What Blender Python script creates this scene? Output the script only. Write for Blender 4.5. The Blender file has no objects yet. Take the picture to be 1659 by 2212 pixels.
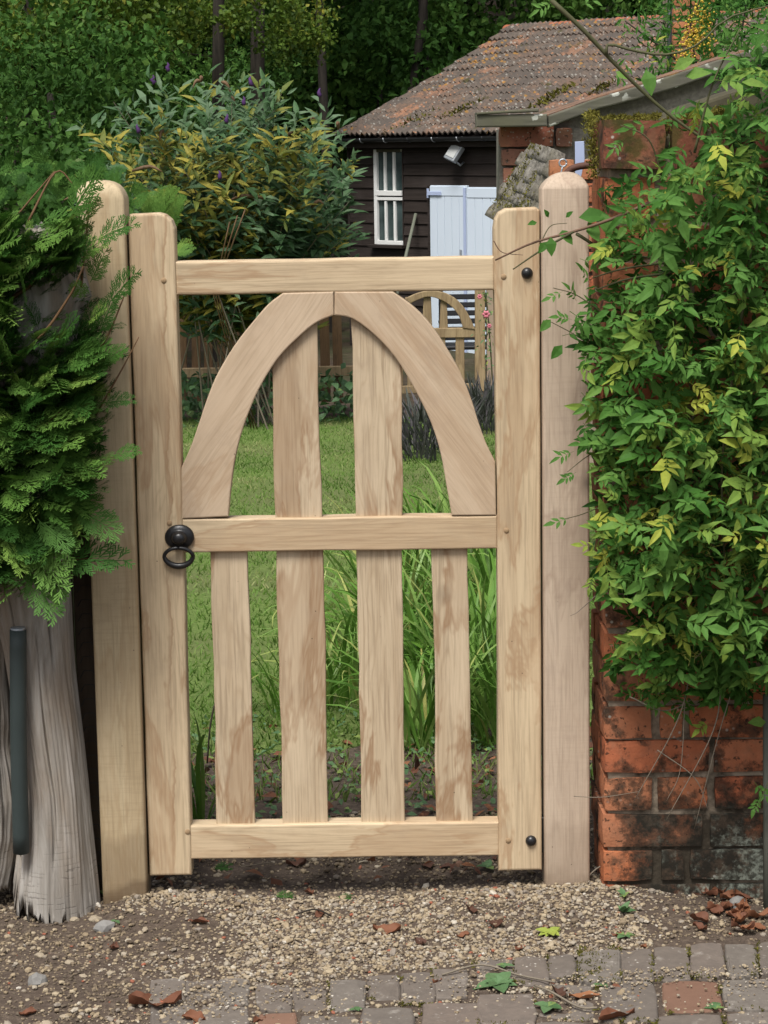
import bpy, bmesh, math, random
import numpy as np
from mathutils import Vector, Matrix, noise

random.seed(11)
rng = np.random.default_rng(11)
scene = bpy.context.scene
COL = scene.collection
PI = math.pi

# ------------------------------------------------------------------ camera
F_PX, CW, CH = 4800.0, 829.5, 1106.0          # focal length and centre in units of a 1659 x 2212 picture
TH, ROLL = math.radians(9.42), 0.0138
CAM = Vector((0.0, -4.92, 1.705))
FWD = Vector((0, math.cos(TH), -math.sin(TH)))
R0, U0 = Vector((1, 0, 0)), Vector((0, math.sin(TH), math.cos(TH)))
RGT = R0 * math.cos(ROLL) - U0 * math.sin(ROLL)
UPV = U0 * math.cos(ROLL) + R0 * math.sin(ROLL)
cam_d = bpy.data.cameras.new('camera')
cam_d.sensor_fit = 'VERTICAL'; cam_d.sensor_height = 36.0
cam_d.lens = F_PX / 2212 * 36
cam_d.clip_start = 0.05; cam_d.clip_end = 400
cam = bpy.data.objects.new('camera', cam_d); COL.objects.link(cam)
cam.matrix_world = Matrix(((RGT.x, UPV.x, -FWD.x, CAM.x), (RGT.y, UPV.y, -FWD.y, CAM.y), (RGT.z, UPV.z, -FWD.z, CAM.z), (0, 0, 0, 1)))
scene.camera = cam

# ------------------------------------------------------------------ sky, sun, exposure
SUN_EL, SUN_AZ = math.radians(60), math.radians(200)      # soft light from behind the camera, slightly left
world = bpy.data.worlds.new('World'); scene.world = world; world.use_nodes = True
wn = world.node_tree; wn.nodes.clear()
sky = wn.nodes.new('ShaderNodeTexSky'); sky.sky_type = 'NISHITA'; sky.sun_disc = False
sky.sun_elevation = SUN_EL; sky.sun_rotation = SUN_AZ
sky.air_density = 1.0; sky.dust_density = 4.0; sky.ozone_density = 1.0
hs = wn.nodes.new('ShaderNodeHueSaturation'); hs.inputs['Saturation'].default_value = 0.45
bg = wn.nodes.new('ShaderNodeBackground'); bg.inputs['Strength'].default_value = 0.097
wo = wn.nodes.new('ShaderNodeOutputWorld')
wn.links.new(sky.outputs[0], hs.inputs['Color']); wn.links.new(hs.outputs[0], bg.inputs[0]); wn.links.new(bg.outputs[0], wo.inputs[0])
sun_d = bpy.data.lights.new('sun', 'SUN'); sun_d.energy = 2.6; sun_d.angle = math.radians(22); sun_d.color = (1.0, 0.975, 0.93)
sun = bpy.data.objects.new('sun', sun_d); COL.objects.link(sun)
sdir = Vector((math.sin(SUN_AZ) * math.cos(SUN_EL), math.cos(SUN_AZ) * math.cos(SUN_EL), math.sin(SUN_EL)))
sun.rotation_euler = sdir.to_track_quat('Z', 'Y').to_euler(); sun.location = sdir * 30
scene.view_settings.view_transform = 'Standard'; scene.view_settings.look = 'None'
scene.view_settings.gamma = 1.0; scene.view_settings.use_curve_mapping = False
scene.view_settings.exposure = 0.6

# ------------------------------------------------------------------ geometry helpers
def ray(px, py):
    return FWD + RGT * ((px - CW) / F_PX) + UPV * ((CH - py) / F_PX)
def P(px, py, Y=0.0):
    d = ray(px, py); return CAM + d * ((Y - CAM.y) / d.y)
def hitp(px, py, p0, n):
    d = ray(px, py); return CAM + d * ((Vector(p0) - CAM).dot(n) / d.dot(n))
def hitz(px, py, z=0.0):
    d = ray(px, py); return CAM + d * ((z - CAM.z) / d.z)
_C = np.array(CAM); _R = np.array(RGT); _U = np.array(UPV); _F = np.array(FWD)
def project(pts):
    q = np.asarray(pts) - _C
    z = q @ _F
    return CW + F_PX * (q @ _R) / z, CH - F_PX * (q @ _U) / z, z
def gz(x, y):
    if y < 0.5: return 0.0
    if y < 15: return -0.040 * (y - 0.5)
    if y < 27: return -0.58
    return -0.58 + min(0.28 * (y - 27), 9.0)
def fbm(x, y, z=0.0, o=3):
    return noise.fractal((x, y, z), 1.0, 2.0, o)

def tag(o, label=None, cat=None, group=None, kind=None):
    if label: o['label'] = label
    if cat: o['category'] = cat
    if group: o['group'] = group
    if kind: o['kind'] = kind
    return o
def empty(name, loc):
    o = bpy.data.objects.new(name, None); COL.objects.link(o); o.location = loc
    o.empty_display_size = 0.1
    return o
def link(name, me, mat, parent=None, M=None, kind=None):
    o = bpy.data.objects.new(name, me); COL.objects.link(o)
    if mat is not None and len(me.materials) == 0:
        for m in (mat if isinstance(mat, (list, tuple)) else [mat]): me.materials.append(m)
    if parent is not None:
        o.parent = parent
        W = Matrix.Identity(4); q = parent
        while q is not None:
            W = (q.matrix_parent_inverse @ q.matrix_basis if q.parent else q.matrix_basis) @ W
            q = q.parent
        o.matrix_parent_inverse = W.inverted()
    if M is not None: o.matrix_basis = M
    if kind: o['kind'] = kind
    return o
def new_mesh(name, V, Fs, tint=None, smooth=False):
    """V (n,3); Fs (k,3|4) int array"""
    V = np.asarray(V, dtype=np.float32); Fs = np.asarray(Fs, dtype=np.int32)
    me = bpy.data.meshes.new(name)
    k, c = Fs.shape
    me.vertices.add(len(V)); me.vertices.foreach_set('co', V.ravel())
    me.loops.add(k * c); me.loops.foreach_set('vertex_index', Fs.ravel())
    me.polygons.add(k)
    me.polygons.foreach_set('loop_start', np.arange(0, k * c, c, dtype=np.int32))
    me.polygons.foreach_set('loop_total', np.full(k, c, dtype=np.int32))
    me.polygons.foreach_set('use_smooth', np.full(k, smooth, dtype=bool))
    if tint is not None:
        a = me.attributes.new('tint', 'FLOAT', 'POINT'); a.data.foreach_set('value', np.asarray(tint, dtype=np.float32))
    me.update(calc_edges=True); me.validate()
    return me
def inst(name, base, T, O, tint=None, smooth=False):
    bv, bf = base
    T = np.asarray(T); O = np.asarray(O)
    V = np.einsum('mij,nj->mni', T, bv) + O[:, None, :]
    m, n = len(O), len(bv)
    Fs = bf[None] + (np.arange(m) * n)[:, None, None]
    tt = None if tint is None else np.repeat(np.asarray(tint), n)
    return new_mesh(name, V.reshape(-1, 3), Fs.reshape(-1, bf.shape[1]), tt, smooth)
def inst_multi(name, bases, which, T, O, tint, smooth=False):
    Vs, Fl, tl, off = [], [], [], 0
    for b, (bv, bf) in enumerate(bases):
        s = np.where(which == b)[0]
        if not len(s): continue
        V = np.einsum('mij,nj->mni', T[s], bv) + O[s][:, None, :]
        Fl.append((bf[None] + (off + np.arange(len(s)) * len(bv))[:, None, None]).reshape(-1, bf.shape[1]))
        Vs.append(V.reshape(-1, 3)); tl.append(np.repeat(tint[s], len(bv))); off += len(s) * len(bv)
    return new_mesh(name, np.concatenate(Vs), np.concatenate(Fl), np.concatenate(tl), smooth)
def unit(a):
    a = np.asarray(a, dtype=float); return a / np.maximum(np.linalg.norm(a, axis=-1, keepdims=True), 1e-9)
def frames(d, n, size):
    x = unit(d); n = np.asarray(n, dtype=float)
    z = unit(n - x * np.sum(n * x, -1, keepdims=True)); y = np.cross(z, x)
    return np.stack([x, y, z], -1) * np.asarray(size).reshape(-1, 1, 1)
def bm_mesh(name, bm, smooth=False):
    me = bpy.data.meshes.new(name); bm.normal_update(); bm.to_mesh(me); bm.free()
    if smooth: me.polygons.foreach_set('use_smooth', np.ones(len(me.polygons), dtype=bool))
    return me
def prism(name, front, back, bevel=0.003, seg=2):
    """solid between two outlines of equal length (lists of Vectors)"""
    bm = bmesh.new()
    a = [bm.verts.new(v) for v in front]; b = [bm.verts.new(v) for v in back]
    n = len(a)
    f1 = bm.faces.new(a); f2 = bm.faces.new(b[::-1])
    for i in range(n): bm.faces.new((a[i], b[i], b[(i + 1) % n], a[(i + 1) % n]))
    bmesh.ops.recalc_face_normals(bm, faces=bm.faces)
    if bevel:
        es = list(f1.edges) + list(f2.edges)
        if n <= 4: es = list(bm.edges)
        bmesh.ops.bevel(bm, geom=es, offset=bevel, segments=seg, affect='EDGES', profile=0.5, clamp_overlap=True)
    return bm_mesh(name, bm)
def poly_px(name, pts, Y, depth, bevel=0.003, seg=2):
    fr = [P(x, y, Y) for x, y in pts]
    return prism(name, fr, [v + Vector((0, depth, 0)) for v in fr], bevel, seg)
def box(name, sx, sy, sz, bevel=0.0, seg=1, jit=0.0, c=(0, 0, 0)):
    bm = bmesh.new(); bmesh.ops.create_cube(bm, size=1.0)
    for v in bm.verts:
        v.co = Vector((v.co.x * sx + c[0], v.co.y * sy + c[1], v.co.z * sz + c[2])) + Vector([random.uniform(-jit, jit) for _ in range(3)])
    if bevel: bmesh.ops.bevel(bm, geom=list(bm.edges), offset=bevel, segments=seg, affect='EDGES', profile=0.6, clamp_overlap=True)
    return bm_mesh(name, bm)
def tube_arrays(pts, rad, seg=6, cap=True):
    pts = [Vector(p) for p in pts]; n = len(pts)
    rad = rad if hasattr(rad, '__len__') else [rad] * n
    V, Fs = [], []
    up = Vector((0.13, 0.97, 0.21)).normalized()
    for i, p in enumerate(pts):
        d = (pts[min(i + 1, n - 1)] - pts[max(i - 1, 0)]).normalized()
        u = d.cross(up)
        if u.length < 1e-3: u = d.orthogonal()
        u.normalize(); w = u.cross(d).normalized()
        for k in range(seg):
            a = 2 * PI * k / seg; V.append(p + (u * math.cos(a) + w * math.sin(a)) * rad[i])
    for i in range(n - 1):
        for k in range(seg):
            k2 = (k + 1) % seg
            Fs.append((i * seg + k, i * seg + k2, (i + 1) * seg + k2, (i + 1) * seg + k))
    if cap:
        V.append(pts[0]); V.append(pts[-1]); c0, c1 = len(V) - 2, len(V) - 1
        for k in range(0, seg):
            k2 = (k + 1) % seg
            Fs.append((c0, k2, k, c0)) ; Fs.append((c1, (n - 1) * seg + k, (n - 1) * seg + k2, c1))
    return V, Fs
def tubes_mesh(name, tubes, smooth=True):
    bm = bmesh.new()
    for V, Fs in tubes:
        vs = [bm.verts.new(v) for v in V]
        for f in Fs:
            ids = list(dict.fromkeys(f))
            try: bm.faces.new([vs[i] for i in ids])
            except ValueError: pass
    return bm_mesh(name, bm, smooth)
def tube(name, pts, rad, seg=8, smooth=True):
    return tubes_mesh(name, [tube_arrays(pts, rad, seg)], smooth)
def spline(ctrl, n=24):
    c = [Vector(p) for p in ctrl]; c = [c[0] * 2 - c[1]] + c + [c[-1] * 2 - c[-2]]
    out = []
    m = len(c) - 3
    for i in range(n + 1):
        t = i / n * m; k = min(int(t), m - 1); u = t - k
        p0, p1, p2, p3 = c[k:k + 4]
        out.append(0.5 * ((2 * p1) + (p2 - p0) * u + (2 * p0 - 5 * p1 + 4 * p2 - p3) * u * u + (3 * p1 - p0 - 3 * p2 + p3) * u ** 3))
    return out
def grid_mesh(name, xs, ys, zf, smooth=True):
    V = [(x, y, zf(x, y)) for y in ys for x in xs]
    nx = len(xs)
    Fs = [(j * nx + i, j * nx + i + 1, (j + 1) * nx + i + 1, (j + 1) * nx + i) for j in range(len(ys) - 1) for i in range(nx - 1)]
    return new_mesh(name, V, Fs, None, smooth)
def lathe(name, prof, seg=24, axis='Y', smooth=True):
    bm = bmesh.new(); rings = []
    for r, h in prof:
        ring = []
        for k in range(seg):
            a = 2 * PI * k / seg
            ring.append(bm.verts.new((r * math.cos(a), -h, r * math.sin(a)) if axis == 'Y' else (r * math.cos(a), r * math.sin(a), h)))
        rings.append(ring)
    for A, B in zip(rings, rings[1:]):
        for k in range(seg): bm.faces.new((A[k], A[(k + 1) % seg], B[(k + 1) % seg], B[k]))
    bm.faces.new(rings[-1]); bm.faces.new(rings[0][::-1])
    bmesh.ops.recalc_face_normals(bm, faces=bm.faces)
    return bm_mesh(name, bm, smooth)
def in_poly(px, py, poly):
    px = np.asarray(px); py = np.asarray(py); r = np.zeros(px.shape, bool)
    n = len(poly)
    for i in range(n):
        x1, y1 = poly[i]; x2, y2 = poly[(i + 1) % n]
        c = ((y1 > py) != (y2 > py)) & (px < (x2 - x1) * (py - y1) / ((y2 - y1) or 1e-9) + x1)
        r ^= c
    return r

# ------------------------------------------------------------------ material helpers
def nd(nt, t, ins=None, **props):
    n = nt.nodes.new(t)
    for k, v in props.items(): setattr(n, k, v)
    for k, v in (ins or {}).items():
        s = n.inputs[k]
        if isinstance(v, bpy.types.NodeSocket): nt.links.new(v, s)
        else:
            if hasattr(s.default_value, '__len__') and not hasattr(v, '__len__'): v = (v,) * len(s.default_value)
            if hasattr(s.default_value, '__len__') and len(s.default_value) == 4 and len(v) == 3: v = tuple(v) + (1,)
            s.default_value = v
    return n
def ramp(nt, fac, stops, interp='LINEAR'):
    n = nt.nodes.new('ShaderNodeValToRGB'); cr = n.color_ramp; cr.interpolation = interp
    while len(cr.elements) > 1: cr.elements.remove(cr.elements[-1])
    for i, (q, c) in enumerate(stops):
        e = cr.elements[0] if i == 0 else cr.elements.new(q)
        e.position = q; e.color = tuple(c) + (1,) if hasattr(c, '__len__') else (c, c, c, 1)
    nt.links.new(fac, n.inputs[0]); return n.outputs[0]
def mixc(nt, fac, a, b, mode='MIX'):
    n = nd(nt, 'ShaderNodeMix', data_type='RGBA', blend_type=mode)
    for idx, v in ((0, fac), (6, a), (7, b)):
        s = n.inputs[idx]
        if isinstance(v, bpy.types.NodeSocket): nt.links.new(v, s)
        else: s.default_value = v if idx == 0 else (tuple(v) + (1,) if len(v) == 3 else v)
    return n.outputs[2]
def mth(nt, op, a, b=0.0, clamp=False):
    n = nd(nt, 'ShaderNodeMath', operation=op, use_clamp=clamp)
    for i, v in enumerate((a, b)):
        if isinstance(v, bpy.types.NodeSocket): nt.links.new(v, n.inputs[i])
        else: n.inputs[i].default_value = v
    return n.outputs[0]
def coords(nt, scale=(1, 1, 1), kind='Object', rnd=True, rot=(0, 0, 0)):
    tc = nd(nt, 'ShaderNodeTexCoord'); v = tc.outputs[kind]
    if kind == 'World':
        pass
    if rnd:
        oi = nd(nt, 'ShaderNodeObjectInfo')
        m = nd(nt, 'ShaderNodeVectorMath', {0: oi.outputs['Random'], 1: (37.0, 53.0, 71.0)}, operation='MULTIPLY')
        v = nd(nt, 'ShaderNodeVectorMath', {0: v, 1: m.outputs[0]}, operation='ADD').outputs[0]
    return nd(nt, 'ShaderNodeMapping', {'Vector': v, 'Scale': scale, 'Rotation': rot}).outputs[0]
def wcoords(nt, scale=(1, 1, 1)):
    g = nd(nt, 'ShaderNodeNewGeometry')
    return nd(nt, 'ShaderNodeMapping', {'Vector': g.outputs['Position'], 'Scale': scale}).outputs[0]
def nz(nt, vec, scale, detail=4, rough=0.55, dist=0.0):
    return nd(nt, 'ShaderNodeTexNoise', {'Vector': vec, 'Scale': scale, 'Detail': detail, 'Roughness': rough, 'Distortion': dist}).outputs['Fac']
def new_mat(name):
    m = bpy.data.materials.new(name); m.use_nodes = True; nt = m.node_tree; nt.nodes.clear()
    return m, nt
def finish(nt, color, rough=0.8, spec=0.3, bump=None, bstr=0.3, bdist=0.01, transl=0.0, metal=0.0):
    b = nd(nt, 'ShaderNodeBsdfPrincipled', {'Base Color': color, 'Roughness': rough, 'Specular IOR Level': spec, 'Metallic': metal})
    if bump is not None:
        bn = nd(nt, 'ShaderNodeBump', {'Height': bump, 'Strength': bstr, 'Distance': bdist}); nt.links.new(bn.outputs[0], b.inputs['Normal'])
    out = nd(nt, 'ShaderNodeOutputMaterial')
    if transl:
        tr = nd(nt, 'ShaderNodeBsdfTranslucent', {'Color': color})
        mx = nd(nt, 'ShaderNodeMixShader', {0: transl, 1: b.outputs[0], 2: tr.outputs[0]}); nt.links.new(mx.outputs[0], out.inputs[0])
    else: nt.links.new(b.outputs[0], out.inputs[0])

def simple(name, col, rough=0.7, spec=0.3, var=0.15, scale=30, bstr=0.2, metal=0.0, bdist=0.004):
    m, nt = new_mat(name); v = coords(nt)
    n = nz(nt, v, scale, 5); n2 = nz(nt, v, scale * 0.15, 3)
    c = mixc(nt, n2, [x * (1 - var) for x in col], [min(1, x * (1 + var)) for x in col])
    c = mixc(nt, mth(nt, 'MULTIPLY', n, 0.5), c, [x * (1 - 1.5 * var) for x in col])
    finish(nt, c, rough, spec, n, bstr, bdist, metal=metal); return m

def oak(name, axis, light, dark, stain, stain_amt=0.4, saw=0.0, streak=0.5, foot=0.0, runs=None):
    """fresh sawn timber; grain runs along axis (Z, X, or L / R for the two curved arch pieces)"""
    m, nt = new_mat(name)
    base = coords(nt)
    if axis in 'LR':
        base = nd(nt, 'ShaderNodeMapping', {'Vector': base, 'Rotation': (0, -0.62 if axis == 'L' else 0.62, 0)}).outputs[0]
    def along(k):
        return nd(nt, 'ShaderNodeMapping', {'Vector': base, 'Scale': (k, 1, 1) if axis == 'X' else (1, 1, k)}).outputs[0]
    g = nz(nt, along(.035), 34, 4, 0.55, 0.25)           # growth figure
    f = nz(nt, along(.030), 190, 4, 0.65, 0.15)          # pores and fine lines
    rg = nz(nt, along(.10), 9, 3, 0.5, 0.4)              # cathedral rings, drawn as contour lines of a slow noise
    ring = mth(nt, 'ABSOLUTE', mth(nt, 'SUBTRACT', mth(nt, 'FRACT', mth(nt, 'MULTIPLY', rg, 24.0)), 0.5))
    mid = [(a + b) / 2 for a, b in zip(light, dark)]
    c = ramp(nt, g, [(0.32, mid), (0.5, [(x + y) / 2 for x, y in zip(mid, light)]), (0.66, light)])
    c = mixc(nt, mth(nt, 'MULTIPLY', ramp(nt, ring, [(0.28, 0.0), (0.5, 1.0)]), 0.46), c, dark)
    c = mixc(nt, mth(nt, 'MULTIPLY', ramp(nt, f, [(0.47, 0.0), (0.64, 1.0)]), streak), c, [x * 0.70 for x in dark])
    st = nz(nt, along(.22), 7.0, 5, 0.62, 0.5)
    edge = ramp(nt, st, [(0.515, 0.0), (0.530, 0.5), (0.545, 1.0), (0.575, 0.42), (0.66, 0.60)])
    c = mixc(nt, mth(nt, 'MULTIPLY', edge, stain_amt), c, stain)
    dirt = nz(nt, base, 11.0, 6, 0.7)
    c = mixc(nt, mth(nt, 'MULTIPLY', ramp(nt, dirt, [(0.52, 0.0), (0.70, 1.0)]), 0.35), c, [light[0] * .66, light[1] * .64, light[2] * .66])
    pale = nz(nt, along(.25), 11.0, 4)
    c = mixc(nt, mth(nt, 'MULTIPLY', ramp(nt, pale, [(0.54, 0.0), (0.62, 1.0)]), 0.35), c, [min(1, x * 1.10 + .02) for x in light])
    kn = nd(nt, 'ShaderNodeTexVoronoi', {'Vector': along(.6), 'Scale': 4.5}).outputs['Distance']
    c = mixc(nt, ramp(nt, kn, [(0.02, 0.85), (0.05, 0.35), (0.10, 0.0)]), c, [x * 0.38 for x in dark])
    sp = nd(nt, 'ShaderNodeTexVoronoi', {'Vector': base, 'Scale': 34.0}).outputs['Distance']
    c = mixc(nt, mth(nt, 'MULTIPLY', ramp(nt, sp, [(0.035, 1.0), (0.06, 0.0)]), ramp(nt, nz(nt, base, 6, 2), [(0.52, 0.0), (0.58, 0.8)])), c, (0.05, 0.035, 0.025))
    if runs:      # tide line left by rainwater that ran down this board
        sp_ = nd(nt, 'ShaderNodeSeparateXYZ', {0: nd(nt, 'ShaderNodeNewGeometry').outputs['Position']})
        (xa, za), (xb, zb) = runs
        wob = mth(nt, 'MULTIPLY', mth(nt, 'SUBTRACT', nz(nt, wcoords(nt, (.3, .3, 1)), 9, 4), 0.5), 0.05)
        dx = mth(nt, 'SUBTRACT', sp_.outputs[0], mth(nt, 'ADD', mth(nt, 'MULTIPLY', sp_.outputs[2], (xb - xa) / (zb - za)), xa - za * (xb - xa) / (zb - za)))
        dx = mth(nt, 'ADD', dx, wob)
        ln = ramp(nt, mth(nt, 'ADD', mth(nt, 'MULTIPLY', dx, 20.0), 0.5), [(0.30, 0.0), (0.42, 0.35), (0.50, 1.0), (0.56, 0.0)])
        ln = mth(nt, 'MULTIPLY', ln, ramp(nt, nz(nt, wcoords(nt, (.2, .2, 1)), 3.5, 2), [(0.40, 0.25), (0.52, 1.0)]))
        c = mixc(nt, mth(nt, 'MULTIPLY', ln, 0.75), c, [x * .9 for x in stain])
    if foot:      # soil-stained damp foot of a post
        zz = nd(nt, 'ShaderNodeSeparateXYZ', {0: nd(nt, 'ShaderNodeNewGeometry').outputs['Position']}).outputs[2]
        zz = mth(nt, 'ADD', zz, mth(nt, 'MULTIPLY', mth(nt, 'SUBTRACT', nz(nt, wcoords(nt), 14, 3), 0.5), 0.10))
        c = mixc(nt, mth(nt, 'MULTIPLY', ramp(nt, zz, [(0.02, 1.0), (0.05, 0.55), (0.13, 0.45), (0.17, 0.0)]), foot), c, (0.11, 0.07, 0.04))
    h = mth(nt, 'ADD', mth(nt, 'MULTIPLY', f, 0.7), mth(nt, 'MULTIPLY', g, 0.3))
    if saw:       # irregular saw chatter across the grain, coming and going
        sn = nz(nt, nd(nt, 'ShaderNodeMapping', {'Vector': base, 'Scale': (.05, .05, 1)}).outputs[0], 210, 2, .5, 0)
        sm_ = mth(nt, 'MULTIPLY', ramp(nt, sn, [(0.5, 0.0), (0.62, 1.0)]), ramp(nt, nz(nt, base, 5, 3), [(0.42, 0.15), (0.6, 1.0)]))
        c = mixc(nt, mth(nt, 'MULTIPLY', sm_, saw), c, [x * 0.68 for x in dark])
        h = mth(nt, 'ADD', h, mth(nt, 'MULTIPLY', sn, 0.4))
    finish(nt, c, 0.62, 0.25, h, 0.25, 0.003); return m

def leafmat(name, stops, rough=0.5, transl=0.25, spec=0.3, objvar=0.25):
    """colour along attribute 'tint' with a little per-object variation"""
    m, nt = new_mat(name)
    a = nd(nt, 'ShaderNodeAttribute', attribute_name='tint').outputs['Fac']
    oi = nd(nt, 'ShaderNodeObjectInfo').outputs['Random']
    n = nz(nt, wcoords(nt), 9, 2)
    t = mth(nt, 'ADD', a, mth(nt, 'MULTIPLY', mth(nt, 'SUBTRACT', n, 0.5), objvar))
    c = ramp(nt, t, stops)
    n2 = nz(nt, wcoords(nt), 120, 2)
    c = mixc(nt, mth(nt, 'MULTIPLY', n2, 0.35), c, [0.6 * x for x in stops[0][1]])
    finish(nt, c, rough, spec, transl=transl); return m
# ------------------------------------------------------------------ materials
LT, DK, ST = (0.585, 0.46, 0.30), (0.42, 0.31, 0.195), (0.34, 0.205, 0.11)
M_oakZ = oak('oak_upright', 'Z', LT, DK, ST, 0.65)
M_oakW = oak('oak_water_marked', 'Z', LT, DK, ST, 0.6, runs=((P(374, 1750).x, P(374, 1750).z), (P(358, 560).x, P(358, 560).z)))
M_oakX = oak('oak_rail', 'X', LT, DK, ST, 0.6)
M_oakL, M_oakR = [oak('oak_arch', k, (0.52, 0.40, 0.28), (0.42, 0.305, 0.20), ST, 0.35, streak=.35) for k in 'LR']
M_oakS = oak('oak_slat', 'Z', (0.54, 0.43, 0.295), (0.37, 0.27, 0.17), (0.27, 0.16, 0.085), 0.8, streak=.6)
M_postL = oak('oak_post_yellow', 'Z', (0.50, 0.40, 0.255), (0.42, 0.32, 0.19), (0.31, 0.20, 0.10), 0.4, saw=0.22, foot=0.8)
M_postR = oak('oak_post_pinkish', 'Z', (0.51, 0.405, 0.305), (0.42, 0.32, 0.235), (0.31, 0.225, 0.165), 0.6, saw=0.10, foot=0.5)
M_oldoak = oak('oak_weathered_far', 'Z', (0.36, 0.27, 0.15), (0.22, 0.15, 0.08), (0.14, 0.09, 0.05), 0.5)
M_black = simple('black_iron', (0.012, 0.012, 0.013), 0.35, 0.5, 0.2, 60, 0.15)
M_fence = oak('fence_brown', 'Z', (0.17, 0.10, 0.05), (0.10, 0.058, 0.03), (0.06, 0.04, 0.025), 0.5)
M_darkboard = oak('dark_board', 'Z', (0.10, 0.07, 0.045), (0.06, 0.042, 0.028), (0.04, 0.03, 0.02), 0.5)
M_galv = simple('galvanised_metal', (0.42, 0.45, 0.48), 0.45, 0.5, 0.15, 60, 0.1, metal=0.6)
M_rust = simple('rusty_iron', (0.10, 0.045, 0.03), 0.7, 0.3, 0.3, 80, 0.4)
M_wire = simple('netting_wire', (0.035, 0.035, 0.035), 0.6, 0.3)
M_pipe = simple('green_grey_plastic', (0.045, 0.060, 0.058), 0.55, 0.35, 0.35, 14, 0.25)
M_white = simple('white_gloss_paint', (0.80, 0.80, 0.78), 0.4, 0.4, 0.06, 20, 0.1)
M_blue = simple('pale_blue_paint', (0.60, 0.68, 0.77), 0.5, 0.35, 0.05, 6, 0.1)
M_bluedk = simple('pale_blue_ironwork', (0.40, 0.47, 0.66), 0.45, 0.4, 0.08, 30, 0.1)
M_gutter = simple('black_gutter', (0.03, 0.032, 0.034), 0.5, 0.4, 0.3, 20, 0.1)

def m_glass():
    m, nt = new_mat('dark_window_glass'); n = nz(nt, coords(nt), 4, 3)
    c = ramp(nt, n, [(0.3, (0.02, 0.035, 0.035)), (0.7, (0.08, 0.115, 0.115))])
    finish(nt, c, 0.08, 0.5); return m
M_glass = m_glass()

def m_boards():
    m, nt = new_mat('black_stained_boarding')
    n = nz(nt, coords(nt, (0.15, 0.15, 3)), 22, 5); l = nz(nt, coords(nt), 2.2, 4)
    c = ramp(nt, n, [(0.3, (0.020, 0.015, 0.012)), (0.7, (0.040, 0.030, 0.026))])
    c = mixc(nt, mth(nt, 'MULTIPLY', ramp(nt, l, [(0.5, 0.0), (0.75, 1.0)]), 0.55), c, (0.065, 0.052, 0.048))
    finish(nt, c, 0.7, 0.25, n, 0.4, 0.004); return m
M_boards = m_boards()

def m_brick(name, cols, soot=0.5, lichen=0.3, moss=0.0, damp=False):
    m, nt = new_mat(name)
    oi = nd(nt, 'ShaderNodeObjectInfo').outputs['Random']
    v = coords(nt); w = wcoords(nt)
    base = ramp(nt, oi, [(i / (len(cols) - 1), c) for i, c in enumerate(cols)])
    n = nz(nt, v, 28, 6, 0.65); n3 = nz(nt, v, 140, 3)
    c = mixc(nt, ramp(nt, n, [(0.35, 0.0), (0.7, 1.0)]), mixc(nt, 0.35, base, (0.12, 0.04, 0.02)), base)
    c = mixc(nt, ramp(nt, nz(nt, v, 11, 3), [(0.52, 0.0), (0.7, 0.45)]), c, (0.42, 0.20, 0.11))
    # black algae: grows in ragged patches
    s1 = nz(nt, w, 11.0, 8, 0.72)
    sep = nd(nt, 'ShaderNodeSeparateXYZ', {0: nd(nt, 'ShaderNodeNewGeometry').outputs['Position']})
    if damp:      # algae has climbed the damp foot of the wall, mostly away from its corner
        lowz = ramp(nt, sep.outputs[2], [(0.10, 0.95), (0.20, 0.75), (0.30, 0.15), (0.42, 0.0)])
        right = ramp(nt, mth(nt, 'SUBTRACT', sep.outputs[0], 0.0), [(0.49, 0.30), (0.62, 1.0)])
        s1 = mth(nt, 'ADD', s1, mth(nt, 'MULTIPLY', mth(nt, 'MULTIPLY', lowz, right), 0.27))
    c = mixc(nt, ramp(nt, s1, [(0.62 - 0.22 * soot, 0.0), (0.69 - 0.22 * soot, 0.7), (0.80 - 0.22 * soot, 1.0)]), c, (0.024, 0.021, 0.016))
    c = mixc(nt, mth(nt, 'MULTIPLY', ramp(nt, nz(nt, w, 26, 5, .7), [(0.48, 0.0), (0.64, 1.0)]), 0.32), c, (0.16, 0.105, 0.07))
    pit = nz(nt, v, 75, 2)
    c = mixc(nt, ramp(nt, pit, [(0.62, 0.0), (0.68, 0.8)]), c, (0.03, 0.022, 0.016))
    l1 = nd(nt, 'ShaderNodeTexVoronoi', {'Vector': w, 'Scale': 70.0}).outputs['Distance']
    lm = mth(nt, 'MULTIPLY', ramp(nt, l1, [(0.16, 1.0), (0.30, 0.0)]), ramp(nt, nz(nt, w, 9, 3), [(0.62 - 0.2 * lichen, 0.0), (0.72 - 0.2 * lichen, 0.85)]))
    c = mixc(nt, lm, c, (0.42, 0.41, 0.36))
    if damp:      # pale green-grey algae bloom low on the wall
        bl = mth(nt, 'MULTIPLY', ramp(nt, nz(nt, w, 8, 6, .75), [(0.45, 0.0), (0.56, 0.75)]), mth(nt, 'MULTIPLY', ramp(nt, sep.outputs[2], [(0.02, 1.0), (0.14, 1.0), (0.22, 0.0)]), ramp(nt, sep.outputs[0], [(0.58, 0.0), (0.68, 1.0)])))
        c = mixc(nt, mth(nt, 'MULTIPLY', bl, ramp(nt, nz(nt, w, 110, 3), [(0.42, 0.2), (0.6, 1.0)])), c, (0.30, 0.33, 0.27))
    if moss: c = mixc(nt, ramp(nt, nz(nt, w, 14, 5), [(0.62 - 0.25 * moss, 0.0), (0.72 - 0.25 * moss, 0.8)]), c, (0.055, 0.055, 0.015))
    h = mth(nt, 'ADD', mth(nt, 'MULTIPLY', n, 0.7), mth(nt, 'MULTIPLY', n3, 0.4))
    finish(nt, c, 0.9, 0.12, h, 0.55, 0.006); return m
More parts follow.
